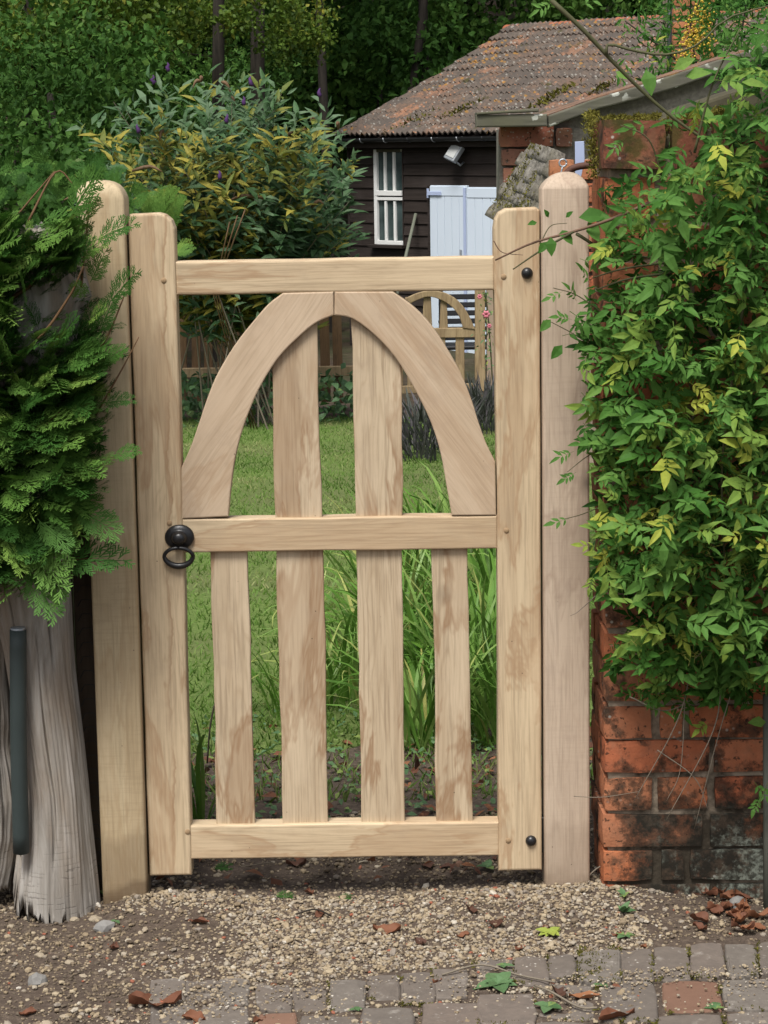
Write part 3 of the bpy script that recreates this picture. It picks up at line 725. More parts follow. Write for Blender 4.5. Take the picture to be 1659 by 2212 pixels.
for (x0, y0, x1, y1, sl, kd) in PAVERS:
    top = random.uniform(0.006, 0.013)
    if x1 < 545: top = random.uniform(.007, .010)
    x0 -= 2.5; x1 += 2.5; y0 -= 1.5; y1 += 1.5
    q = [hitz(x0, y0, top), hitz(x1, y0, top), hitz(x1 + sl, y1, top), hitz(x0 + sl, y1, top)]
    q = [v + Vector((random.uniform(-.003, .003), random.uniform(-.004, .004), random.uniform(-.003, .003))) for v in q]
    c = sum(q, Vector()) / 4
    fr = []
    for a, b in zip(q, q[1:] + q[:1]):
        for t in (0, .33, .67):
            fr.append(a.lerp(b, t) * 1.0 - c + (Vector((random.uniform(-.004, .004), random.uniform(-.0045, .0045), random.uniform(-.003, .001))) if t else (c - a) * random.uniform(.03, .10)))
    me = prism('paver', fr, [v - Vector((0, 0, .05)) for v in fr], random.uniform(.004, .008), 3)
    link('paver', me, [M_paver, M_paver, M_paverred][kd], pav, Matrix.Translation(c))

# moss in the paving joints and over one sunken brick
pts = []
for (x0, y0, x1, y1, sl, kd) in PAVERS:
    if x0 < 700: continue
    for i in range(150 if kd == 1 else 46):
        if kd == 1: a, b = x0 + random.uniform(-.08, 1.05) * (x1 - x0), y0 + random.uniform(-.1, 1.1) * (y1 - y0)
        elif random.random() < .5: a, b = x0 + random.uniform(-4, 1), random.uniform(y0, y1)
        else: a, b = random.uniform(x0, x1), y1 + random.uniform(-3, 5)
        if fbm(a / 60, b / 40, 6.6) < (-.25 if kd == 1 else .0): continue
        for q in range(5): pts.append(hitz(a, b, .008) + Vector((random.gauss(0, .003), random.gauss(0, .003), random.uniform(0, .004) if kd == 1 else random.uniform(-.004, .001))))
O = np.array(pts); n = len(O); d = rng.normal(0, 1, (n, 3)) * .7 + np.array([0, -.2, .7])
T = frames(d, rng.normal(0, 1, (n, 3)), rng.uniform(.004, .009, n)); T[:, :, 1] *= 3.5
link('moss', inst('moss', BLADE, T, O, rng.uniform(0, .55, n)), M_moss, pav, kind='stuff')
# loose grit trodden over the paving
n = 4200
x = rng.uniform(-.5, .95, n); y = -.56 - np.abs(rng.normal(0, .10, n)) + .05 * x
kp = rng.uniform(0, 1, n) < np.array([max(.0, .45 + .9 * fbm(a * 5, b * 5, 2.2)) for a, b in zip(x, y)])
x, y = x[kp], y[kp]; n = len(x); r = np.clip(rng.lognormal(math.log(0.0021), .4, n), .001, .006)
d = rng.normal(0, 1, (n, 3)); d[:, 2] *= .2
T = frames(d, rng.normal(0, .2, (n, 3)) + np.array([0, 0, 1]), r); T[:, :, 2] *= .6
link('grit', inst('grit', ICO, T, np.stack([x, y, np.full(n, .0105) + r * .4], 1), np.clip(rng.beta(2, 2, n), 0, .97)), M_pebble, kind='stuff')

# ================================================================== OAK GATE
gate = tag(empty('garden_gate', P(722, 1893, 0.03)), 'new pale oak garden gate with a pointed arch, hung between two oak posts', 'gate')
def waney(pts, amp, n=9, closed=True, skip=()):
    """subdivide outline edges (px) with a slow wander so sawn edges are not ruler straight"""
    out = []
    m = len(pts)
    for i in range(m):
        a, b = pts[i], pts[(i + 1) % m]
        L = math.hypot(b[0] - a[0], b[1] - a[1])
        k = max(1, int(L / 60)) if i not in skip else 1
        nx, ny = -(b[1] - a[1]) / max(L, 1e-6), (b[0] - a[0]) / max(L, 1e-6)
        s = random.uniform(0, 50)
        for j in range(k):
            t = j / k; w = amp * fbm(s + t * L / 160, 0.3, i) * (math.sin(PI * t) ** .5 if k > 1 else 0)
            out.append((a[0] + (b[0] - a[0]) * t + nx * w, a[1] + (b[1] - a[1]) * t + ny * w))
    return out
def gpart(name, pts, Y, dep, mat, amp=2.0, bevel=.004, seg=3):
    fr = [P(a, b, Y) for a, b in waney(pts, amp)]
    c = sum(fr, Vector()) / len(fr)
    fr = [v - c for v in fr]
    me = prism(name, fr, [v + Vector((0, dep, 0)) for v in fr], bevel, seg)
    return link(name, me, mat, gate, Matrix.Translation(c))
gpart('stile', [(276, 474), (280, 463), (342, 460), (356, 464), (370, 476), (377, 494), (389, 900), (414, 1891), (323, 1893)], 0.0, .062, M_oakW, 1.6, .006)
gpart('stile', [(1066, 494), (1069, 474), (1077, 460), (1092, 451), (1158, 448), (1166, 454), (1171, 1880), (1077, 1882), (1074, 1115)], 0.0, .062, M_oakZ, 1.6, .006)
gpart('rail', [(377, 565), (1068, 554), (1068, 627), (380, 638)], .004, .054, M_oakX, 2.2, .006)
gpart('rail', [(393, 1122), (1074, 1114), (1074, 1185), (396, 1194)], .004, .052, M_oakX, 2.2, .004)
gpart('rail', [(410, 1784), (1078, 1776), (1078, 1848), (412, 1856)], .004, .052, M_oakX, 2.2, .004)
aL_o = [(611, 633), (579, 658), (545, 697), (508, 744), (471, 805), (449, 857), (429, 916), (412, 965), (391, 1012)]
aL_i = [(721, 681), (682, 698), (643, 730), (603, 771), (569, 823), (545, 872), (523, 931), (508, 989), (498, 1058), (493, 1116)]
aR_o = [(849, 630), (888, 658), (927, 697), (966, 754), (996, 808), (1018, 862), (1035, 916), (1052, 962), (1070, 998)]
aR_i = [(722, 681), (760, 688), (805, 720), (849, 766), (883, 818), (912, 872), (934, 921), (952, 980), (966, 1058), (976, 1114)]
def sm(pts, n=26):
    return [(v.x, v.y) for v in spline([(a, b, 0) for a, b in pts], n)]
def arch(outl, mat):
    fr = [P(a, b, .003) for a, b in outl]; c = sum(fr, Vector()) / len(fr); fr = [v - c for v in fr]
    link('arch_brace', prism('arch_brace', fr, [v + Vector((0, .046, 0)) for v in fr], .003, 2), mat, gate, Matrix.Translation(c))
arch([(720.6, 630)] + sm(aL_o) + [(393, 1121)] + sm(aL_i)[::-1], M_oakL)
arch([(722.6, 630)] + sm(aR_o) + [(1072, 1113.5)] + sm(aR_i)[::-1], M_oakR)
for pts in ([(586, 760), (590, 960), (595, 1122), (696, 1122), (690, 960), (687, 850), (685, 690)],
            [(757, 680), (763, 900), (769, 1120), (869, 1120), (868, 950), (867, 770)]):
    gpart('slat', pts, .018, .022, M_oakS, 5.0, .003, 2)
for pts in ([(454, 1188), (462, 1500), (467, 1790), (551, 1790), (543, 1500), (534, 1188)], [(597, 1186), (603, 1500), (611, 1790), (709, 1790), (704, 1500), (698, 1186)],
            [(769, 1184), (775, 1500), (780, 1790), (875, 1790), (872, 1500), (868, 1184)], [(931, 1182), (940, 1500), (943, 1790), (1022, 1790), (1016, 1500), (1010, 1182)]):
    gpart('slat', pts, .018, .022, M_oakS, 4.5, .003, 2)
peg_me = lathe('peg', [(.0062, -.01), (.0062, .0006), (.0055, .0014)], 14)
M_peg = simple('oak_peg_endgrain', (0.36, 0.245, 0.14), 0.75, 0.2, 0.3, 90, 0.2)
for a, b in ((354, 606), (1088, 598), (405, 1797), (1098, 1816), (366, 1130), (1094, 1146)):
    link('peg', peg_me, M_peg, gate, Matrix.Translation(P(a, b, 0.0)))
bolt_me = lathe('bolt_head', [(.0128, -.002), (.0128, .001), (.0120, .004), (.0098, .0075), (.0062, .0100), (.002, .0110)], 24)
for a, b in ((1138.5, 590), (1147, 1816)):
    link('bolt_head', bolt_me, M_black, gate, Matrix.Translation(P(a, b, 0.0)))
# ring latch
lat = link('latch_plate', lathe('latch_plate', [(.033, -.004), (.033, .003), (.030, .006), (.022, .009), (.0185, .0095), (.0165, .016), (.0145, .022), (.012, .0255), (.004, .0275)], 36), M_black, gate,
           Matrix.Translation(P(387.6, 1160, 0.0)) @ Matrix.Diagonal((1, 1, .86, 1)))
ring = []
for k in range(41):
    a = 2 * PI * k / 40 + PI / 2
    ring.append(Vector((.0325 * math.cos(a), -.013 - .004 * math.cos(a - PI / 2), .0215 * math.sin(a) + (.003 * math.cos(a) ** 2 if math.sin(a) < 0 else 0))))
rr = [.0044 + .0030 * max(0, -math.sin(2 * PI * k / 40 + PI / 2)) ** 1.3 for k in range(41)]
rp = lat.matrix_basis.inverted() @ Matrix.Translation(P(387, 1201, 0.0))
link('ring_handle', tube('ring_handle', ring, rr, 12), M_black, gate, Matrix.Translation(P(387, 1201, 0.0)))
link('hinge', box('hinge', .010, .03, .085, .002), M_black, gate, Matrix.Translation(P(1169, 620, 0.03)))
link('hinge', bpy.data.objects['hinge'].data, M_black, gate, Matrix.Translation(P(1172.5, 1800, 0.03)))

# ================================================================== GATE POSTS
def sqring(hw, hd, rad, n=4):
    out = []
    for cx, cy, a0 in ((1, 1, 0), (-1, 1, PI / 2), (-1, -1, PI), (1, -1, 1.5 * PI)):
        for k in range(n):
            a = a0 + PI / 2 * k / (n - 1)
            out.append((cx * (hw - rad) + rad * math.cos(a), cy * (hd - rad) + rad * math.sin(a)))
    return out
def post(name, bl, br, tl, tr, apex, Y, depth, prof, mat, rad=.007):
    B0, B1, T0, T1, A = P(*bl, Y), P(*br, Y), P(*tl, Y), P(*tr, Y), P(*apex, Y + depth / 2)
    B0 -= Vector((0, 0, .12)); B1 -= Vector((0, 0, .12))
    levels = []
    for i in range(13):
        t = i / 12; a, b = B0.lerp(T0, t), B1.lerp(T1, t); levels.append(((a + b) / 2, (b.x - a.x) / 2, 1.0))
    top = levels[-1][0]; rise = A.z - top.z
    for s, h in prof: levels.append((Vector((top.x + (A.x - top.x) * h, top.y, top.z + rise * h)), levels[12][1], s))
    bm = bmesh.new(); rings = []
    c0 = levels[0][0] + Vector((0, depth / 2, .12))
    for c, hw, s in levels:
        rings.append([bm.verts.new(Vector((c.x + u * s, c.y + depth / 2 + v * s, c.z)) - c0) for u, v in sqring(hw, depth / 2, rad + (1 - s) * hw * .55)])
    for Aa, Bb in zip(rings, rings[1:]):
        k = len(Aa)
        for i in range(k): bm.faces.new((Aa[i], Aa[(i + 1) % k], Bb[(i + 1) % k], Bb[i]))
    bm.faces.new(rings[-1]); bm.faces.new(rings[0][::-1])
    bmesh.ops.recalc_face_normals(bm, faces=bm.faces)
    me = bm_mesh(name, bm, True)
    o = link(name, me, mat); o.location = c0
    return o
dome = [(.985, .14), (.95, .34), (.88, .56), (.76, .76), (.60, .89), (.40, .97), (.18, 1.0)]
o = post('gate_post', (222, 1944), (318, 1938), (165, 432), (268, 430), (215, 389), -.025, .10, dome, M_postL)
tag(o, 'thick oak gate post with rounded dome top, beside the conifer and grey dead trunk', 'gate post', 'oak gate posts')
pyr = [(.995, .04), (.98, .11), (.945, .22), (.88, .37), (.79, .53), (.68, .68), (.56, .80), (.43, .90), (.29, .96), (.14, 1.0)]
o = post('gate_post', (1178, 1930), (1275, 1927), (1170, 408), (1273, 410), (1222, 371), -.025, .10, pyr, M_postR)
tag(o, 'pinkish oak gate post with a low pyramid top, beside the red brick wall', 'gate post', 'oak gate posts')

# ================================================================== NEAR BRICK WALL
WY = -0.075
wall = tag(empty('brick_wall', P(1480, 1950, WY)), 'old red garden brick wall blackened with algae, half hidden by the leafy creeper', 'wall')
ROWS = [(1915, 1962), (1841, 1901), (1764, 1828), (1684, 1748), (1603, 1669), (1529, 1593), (1448, 1514), (1372, 1432), (1291, 1353), (1210, 1275)]
while ROWS[-1][0] > 480: ROWS.append((ROWS[-1][0] - 80, ROWS[-1][1] - 80.5))
ROWS[-1] = (385, ROWS[-1][1])
XC = P(1306, 1500, WY).x; ZW = 1.025e-3
link('mortar', box('mortar', 1.5, .30, 1.70, 0, c=(.75, .15, .85)), M_mortar, wall, Matrix.Translation((XC + .010, WY + .011, -0.03)))
def worn_brick(w, d, h):
    bm = bmesh.new(); bmesh.ops.create_cube(bm, size=1.0)
    bmesh.ops.subdivide_edges(bm, edges=list(bm.edges), cuts=2, use_grid_fill=True)
    s = random.uniform(0, 90)
    for v in bm.verts:
        q = Vector((v.co.x * w, v.co.y * d, v.co.z * h))
        edge = sum(abs(abs(c) - .5) < 1e-4 for c in v.co)
        k = 0.003 + (0.0015 if edge == 2 else 0.003 if edge == 3 else 0)
        nn = noise.noise_vector(q * 28 + Vector((s, s, 0)))
        q += nn * k * .8
        if edge >= 2: q -= Vector((math.copysign(1, v.co.x) * (abs(abs(v.co.x) - .5) < 1e-4), math.copysign(1, v.co.y) * (abs(abs(v.co.y) - .5) < 1e-4), math.copysign(1, v.co.z) * (abs(abs(v.co.z) - .5) < 1e-4))) * k * .55
        v.co = q
    bmesh.ops.recalc_face_normals(bm, faces=bm.faces)
    me = bm_mesh('brick', bm, True); me.set_sharp_from_angle(angle=math.radians(38))
    return me
for ri, (ya, yb) in enumerate(ROWS):
    ya -= 4; yb += 4
    za, zb = P(1400, ya, WY).z, P(1400, yb, WY).z
    px = 1304 + random.uniform(-3, 4); k = 0
    if ri % 2 == 0: seq = [230, 230, 230, 110, 230, 230, 230]
    else: seq = [112, 52 if ri % 4 == 1 else 108, 230, 120, 230, 230, 230]
    first = True
    while px < 2500 and k < len(seq):
        w = seq[k] * random.uniform(.96, 1.04); k += 1
        x0, x1 = P(px, 1500, WY).x, P(px + w, 1500, WY).x
        px += w + random.uniform(8, 14)
        dep = .11
        if first: dep = .11 if ri % 2 == 0 else .225
        mat = M_brick
        if ri in (0, 1, 2): mat = M_brickdk if not first else (M_brickdk if ri == 0 else M_brick)
        if ri == 3 and not first: mat = M_brickdk
        me = worn_brick(x1 - x0, dep, za - zb)
        link('brick', me, mat, wall, Matrix.Translation(((x0 + x1) / 2 + (random.uniform(-.004, .002) if first else 0), WY + dep / 2 + random.uniform(-.004, .004), (za + zb) / 2)) @ Matrix.Rotation(random.uniform(-.012, .012), 4, 'Y'))
        if first:      # the brick behind it on the return face
            d2 = .30 - dep - .018
            w2 = .11
            link('brick', worn_brick(w2, d2, za - zb), M_brick, wall, Matrix.Translation((x0 + w2 / 2 + random.uniform(-.004, .004), WY + dep + .016 + d2 / 2, (za + zb) / 2)))
        first = False
# brick-on-edge coping, moss on it
zt, zb = P(1360, 258, WY).z, P(1360, 368, WY).z
px = 1297
for k in range(9):
    w = [132, 75, 78, 74, 80, 76, 78, 75, 78][k]
    x0, x1 = P(px, 1500, WY).x, P(px + w, 1500, WY).x; px += w + 10
    link('coping_brick', worn_brick(x1 - x0, .24, zt - zb), M_brickmoss, wall, Matrix.Translation(((x0 + x1) / 2, WY + .10, (zt + zb) / 2)) @ Matrix.Rotation(random.uniform(-.02, .02), 4, 'Y'))
for pts, Y, d in (([(1418, 262), (1480, 232), (1560, 205), (1700, 165), (1760, 190), (1760, 250), (1440, 290)], -.02, .26), ([(1430, 292), (1760, 252), (1760, 300), (1436, 322)], -.06, .28)):
    link('coping_stone', poly_px('coping_stone', waney(pts, 6), Y, d, .008), M_copstone, wall)
# moss tufts on the coping
pts = []
for i in range(9000):
    a = random.uniform(1262, 1600)
    lump = .5 + .9 * fbm(a / 26, 3.3) 
    if a < 1302:      # cushion hanging down the wall end
        hh = random.random() ** 1.6 * (.10 + .05 * lump)
        v = Vector((XC - .002 - abs(random.gauss(0, .5)) * .018 * (1 - hh / .19) - .012 * max(0, lump) * random.random(), random.uniform(.0, .22), zt + .012 - hh + .01 * random.random()))
    elif a < 1425:
        if random.random() > .35 + lump: continue
        v = P(a, 258, random.uniform(WY - .008, .2)); v.z = zt + .002 + max(0, lump) * .010 * random.random()
        if v.y < WY + .02 and random.random() < .5: v.z = zt - random.random() ** 2 * .02 * (1 + lump)
    else:
        if lump < random.random() * .8: continue
        v = P(a, 266 - (a - 1425) * .22 + random.uniform(-6, 40), random.uniform(WY - .01, -.02))
    pts.append(v)
O = np.array(pts); n = len(O)
d = np.stack([rng.normal(0, .8, n), -np.abs(rng.normal(.3, .7, n)), rng.normal(.5, .7, n)], 1)
T = frames(d, rng.normal(0, 1, (n, 3)), rng.uniform(.005, .012, n)); T[:, :, 1] *= 3.2
link('moss', inst('moss', BLADE, T, O, rng.uniform(0, 1, n)), M_moss, wall, kind='stuff')
# slim post at the picture's right edge
o = link('stake', tube('stake', [P(1657, 2010, -.14), P(1656, 1500, -.12)], .0085, 8), simple('grey_green_stake', (.13, .135, .11), .8, .2, .3, 30))
tag(o, 'slim grey green stake standing against the foot of the brick wall', 'stake')
# ================================================================== LEFT: dead trunk, pipe, netting
def lerp_tab(tab, y):
    for (y0, v0), (y1, v1) in zip(tab, tab[1:]):
        if y <= y1: return v0 + (v1 - v0) * max(0, (y - y0) / (y1 - y0))
    return tab[-1][1]
def deadwood(name, L, Rr, y0, y1, Yc, dep, jag, seg=280, rows=80, seed=0.0, topjag=0.02, groove=.007):
    bm = bmesh.new(); rings = []
    rs_ = random.Random(int(seed * 7))
    CR_ = [(rs_.uniform(PI * 1.05, PI * 1.95), rs_.uniform(.0, 1.0), rs_.uniform(.06, .22), rs_.uniform(.006, .013), rs_.uniform(.010, .022)) for _ in range(26)]
    fib = []
    while len(fib) < seg:
        fib += [rs_.uniform(-.4, 1.0) ** 1 * jag] * rs_.randint(2, 9)
    for j in range(rows + 1):
        yy = y0 + (y1 - y0) * j / rows
        a, b = P(lerp_tab(L, yy), yy, Yc), P(lerp_tab(Rr, yy), yy, Yc)
        cx, hw, z = (a.x + b.x) / 2, (b.x - a.x) / 2, (a.z + b.z) / 2
        ring = []
        for k in range(seg):
            th = 2 * PI * k / seg
            x = cx + hw * math.cos(th) * (1 + .03 * math.sin(3 * th + seed)); y = Yc + dep * (0.8 + .35 * hw / .09) * math.sin(th)
            gr = fbm(math.cos(th) * 1.6 + seed, math.sin(th) * 1.6, seed + j * .035) * groove * .9 + fbm(th * 9 + seed + .5 * fbm(th, j * .05, 3), j * .03, seed + 4) * groove * .45
            nx, ny = math.cos(th), math.sin(th)
            for (ct, cj, cl, cd, cw) in CR_:
                dj = (j / rows - cj) / cl
                if abs(dj) < 1: gr -= cd * (1 - dj * dj) * math.exp(-((th - ct - .03 * math.sin(j * .3)) / cw) ** 2)
            zz = z
            low = max(0, (j - rows + 9) / 9); zz -= low * .022 * math.cos(th)
            if j == rows: zz += fib[k] * .8 + jag * .4 * fbm(th * 7, seed, 1)
            elif j == rows - 1: zz += jag * .25 * fbm(th * 9, seed, 1)
            if j == 0: zz += topjag * fbm(th * 4, seed, 2)
            ring.append(bm.verts.new((x + nx * gr, y + ny * gr, zz)))
        rings.append(ring)
    for A, B in zip(rings, rings[1:]):
        for k in range(seg): bm.faces.new((A[k], A[(k + 1) % seg], B[(k + 1) % seg], B[k]))
    inner = [bm.verts.new(v.co * 1.0 + Vector((0, 0, .09))) for v in rings[-1]]
    cen = sum((v.co for v in rings[-1]), Vector()) / seg
    for v in inner: v.co = cen + (v.co - cen) * .82 + Vector((0, 0, .05))
    for k in range(seg): bm.faces.new((rings[-1][k], rings[-1][(k + 1) % seg], inner[(k + 1) % seg], inner[k]))
    bm.faces.new(inner)
    tin = [bm.verts.new((v.co - (sum((w.co for w in rings[0]), Vector()) / seg)) * .55 + (sum((w.co for w in rings[0]), Vector()) / seg) - Vector((0, 0, .05 + .03 * random.random()))) for v in rings[0]]
    for k in range(seg): bm.faces.new((rings[0][(k + 1) % seg], rings[0][k], tin[k], tin[(k + 1) % seg]))
    bm.faces.new(tin[::-1])
    bmesh.ops.recalc_face_normals(bm, faces=bm.faces)
    return bm_mesh(name, bm, True)
Lt = [(480, -60), (700, -60), (1200, -40), (1400, 8), (1600, 38), (1700, 54), (1800, 52), (1900, 40), (1990, 33)]
Rt = [(480, 120), (560, 175), (640, 196), (700, 170), (900, 140), (1200, 146), (1300, 152), (1450, 161), (1600, 178), (1750, 193), (1860, 206), (1990, 219)]
tr = tag(empty('dead_tree', P(110, 1990, -.02)), 'silvery grey dead tree trunk with a flared splintered foot, beside the left oak post', 'tree trunk')
link('trunk', deadwood('trunk', Lt, Rt, 490, 1974, -.01, .085, .075, seed=2.0, topjag=.02), M_dead, tr)
L2 = [(1300, -120), (1500, -110), (1700, -100), (1900, -90)]; R2 = [(1300, 12), (1450, 22), (1600, 30), (1720, 48), (1800, 44), (1850, 36), (1900, 20)]
o = link('dead_tree', deadwood('dead_tree', L2, R2, 1300, 1900, .02, .07, .07, seed=9.0), M_dead)
tag(o, 'second weathered grey trunk slab with ragged end, left of the green grey pipe', 'tree trunk')
pp = [P(39, 1360, -.13), P(40, 1600, -.125), P(46, 1840, -.10)]
pipe = link('standpipe', tube('standpipe', spline(pp, 12), .0185, 20), M_pipe)
tag(pipe, 'dull green grey plastic pipe standing against the dead trunk', 'pipe')
link('pipe_cap', tube('pipe_cap', [pp[0] - Vector((0, 0, .002)), pp[0] + Vector((0, 0, .005))], .0165, 16), M_galv, pipe)
# chicken wire and dark boards in the gap beside the post
nt_ = []
xa, xb, ya, yb = -0.735, -0.60, 0.02, 1.05
hx = .034
for i in range(-1, 5):
    for j in range(0, 32):
        cx = xa + i * hx * 1.5; cz = ya + (j + (i % 2) * .5) * hx * .98
        for k in (0, 1, 2):
            a0, a1 = PI / 3 * k, PI / 3 * (k + 1)
            p, q = Vector((cx + hx * .57 * math.cos(a0), .055, cz + hx * .57 * math.sin(a0))), Vector((cx + hx * .57 * math.cos(a1), .055, cz + hx * .57 * math.sin(a1)))
            nt_.append(tube_arrays([p, q], .0009, 4, False))
o = link('wire_netting', tubes_mesh('wire_netting', nt_), M_wire)
tag(o, 'rusty hexagonal chicken wire in the narrow gap beside the left oak post', 'wire netting')
fb = tag(empty('side_fence', (-0.9, .10, 0)), 'dark brown close board fence behind the dead trunk and conifer', 'fence')
for k in range(9):
    w = .125
    me = box('board', w - .004, .018, 1.32 + random.uniform(-.02, .02), .002, 1, .001)
    link('board', me, M_darkboard, fb, Matrix.Translation((-.655 - k * w, .10 + .006 * (k % 2), .62)))

# ================================================================== CONIFER HEDGE
hedge = tag(empty('conifer_hedge', P(60, 1960, .0)), 'feathery green cypress hedge hanging over the dead trunk and left gate post', 'hedge')
HP = [(-160, 440), (30, 450), (110, 480), (165, 450), (200, 455), (196, 560), (222, 600), (236, 690), (250, 700), (240, 790), (243, 900), (232, 960), (245, 985), (225, 1040), (215, 1110), (180, 1180), (150, 1200), (60, 1260), (-60, 1290), (-160, 1290)]
pos, dirs, nrm, size, tint, wh = [], [], [], [], [], []
def hedge_sprays(n, Ymin, Ymax, smin, smax, tlo, thi, poly=HP, thin=True):
    c = 0
    while c < n:
        a, b = random.uniform(-160, 290), random.uniform(400, 1300)
        if not in_poly(np.array([a]), np.array([b]), poly)[0]: continue
        if 30 < a < 195 and 570 < b < 715 and random.random() < (.90 if thin else .3): continue
        if b < 565 and a > 0 and random.random() < .3: continue
        Y = random.uniform(Ymin, Ymax); v = P(a, b, Y)
        edge = max(0, (a - 60) / 180)
        dn = (b - 700) / 500
        d = Vector((.35 + .6 * edge + random.uniform(-.5, .35), -.75 + random.uniform(-.3, .4), .45 - .75 * max(0, dn) + random.uniform(-.35, .45)))
        s = random.uniform(smin, smax)
        c += .8
        tx, ty, _ = project(np.array([(v + d.normalized() * s * .45)[:]]))
        if not in_poly(tx + 14, ty, HP)[0] and random.random() < .97: continue
        pos.append(v - d.normalized() * s * .55); dirs.append(d); nrm.append((random.uniform(-.5, .5), -.55 + random.uniform(-.4, .4), .7))
        size.append(s); tint.append(min(1, max(0, random.gauss((tlo + thi) / 2, (thi - tlo) / 3)))); wh.append(random.randrange(4))
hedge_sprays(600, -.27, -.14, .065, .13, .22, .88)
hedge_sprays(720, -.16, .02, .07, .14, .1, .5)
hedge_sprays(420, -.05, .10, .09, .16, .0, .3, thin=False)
hedge_sprays(110, -.24, -.10, .065, .12, .25, .8, poly=[(-60, 440), (60, 445), (185, 450), (185, 600), (60, 590), (-60, 640)], thin=False)
# single sprays that stand out at the edge and under the hedge
for (a, b, d, s, t) in [(195, 610, (.4, -.3, .8), .08, .4), (215, 720, (.3, -.2, .9), .09, .35), (212, 790, (.7, -.3, .5), .08, .4), (222, 870, (.8, -.2, .2), .07, .35), (240, 985, (.9, -.3, .25), .07, .45),
                        (130, 1215, (.95, -.2, .2), .15, .35), (60, 1225, (.5, -.5, -.7), .14, .5), (100, 1190, (.3, -.4, -.85), .12, .75), (20, 1205, (.8, -.3, .1), .11, .8), (150, 470, (.5, -.3, .8), .13, .55),
                        (90, 540, (-.9, -.2, -.25), .16, .9), (20, 590, (-.8, -.3, -.4), .14, .85), (205, 520, (.8, -.3, .5), .1, .35), (20, 1150, (-.5, -.5, -.6), .13, .8), (235, 655, (.5, -.4, .7), .10, .35),
                        (120, 1120, (.1, -.6, -.8), .14, .6), (70, 1160, (.4, -.6, -.6), .15, .65), (160, 1090, (.7, -.4, -.4), .13, .5)]:
    pos.append(P(a, b, -.2)); dirs.append(d); nrm.append((random.uniform(-.3, .3), -.7, .6)); size.append(s); tint.append(t); wh.append(random.randrange(4))
O = np.array(pos); T = frames(np.array(dirs, float), np.array(nrm, float), np.array(size))
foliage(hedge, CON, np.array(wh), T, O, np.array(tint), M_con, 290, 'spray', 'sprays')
for ctrl, r in (([P(-60, 820, -.2), P(70, 745, -.22), P(150, 640, -.24), P(180, 575, -.25)], .004), ([P(-40, 1010, -.12), P(60, 950, -.2), P(128, 890, -.24)], .003), ([P(175, 620, -.12), P(190, 470, -.1), P(196, 432, -.1)], .003),
                ([P(-60, 700, -.1), P(60, 620, -.14), P(120, 560, -.16), P(135, 500, -.16)], .006), ([P(180, 800, -.16), P(230, 730, -.2), P(268, 640, -.2)], .003), ([P(60, 480, -.05), P(120, 372, .0), P(160, 400, .0)], .0028), ([P(-40, 560, .0), P(50, 450, .0), P(118, 370, .0)], .0028),
                ([P(205, 900, -.17), P(262, 800, -.2), P(300, 728, -.2)], .0022), ([P(60, 1240, -.1), P(120, 1215, -.14), P(200, 1205, -.17)], .002)):
    link('twig', tube('twig', spline(ctrl, 10), [r * (1 - .5 * k / 10) for k in range(11)], 6), M_conbark, hedge)

# yellow-green cypress seedling just behind the left post
sap = tag(empty('cypress_sapling', (-.72, .95, gz(0, .95))), 'bright yellow green young cypress rising behind the left gate post', 'conifer')
pos, dirs, nrm, size, tint, wh = [], [], [], [], [], []
for k in range(330):
    a, b = random.gauss(335, 40), random.uniform(400, 590)
    if random.random() < .5: a, b = random.uniform(-30, 240), random.uniform(330, 450)
    if a > 385 or (a > 290 and b < 430) or (a < 290 and b < 350 + random.random() * 40): continue
    pos.append(P(a, b, random.uniform(.7, 1.1))); dirs.append((random.uniform(-.5, .8), random.uniform(-.6, .1), random.uniform(.1, 1))); nrm.append((random.uniform(-.4, .4), -.7, .5)); size.append(random.uniform(.035, .07)); tint.append(random.uniform(.55, .9) if a > 290 else random.uniform(.1, .7)); wh.append(random.randrange(4))
O = np.array(pos); foliage(sap, CON, np.array(wh), frames(np.array(dirs), np.array(nrm), np.array(size)), O, np.array(tint), M_con, 60, 'spray', 'sprays')
link('stem', tube('stem', [(-.72, .95, -.1), (-.70, .95, .8), (-.66, .95, 1.45)], [.014, .011, .004], 7), M_conbark, sap)

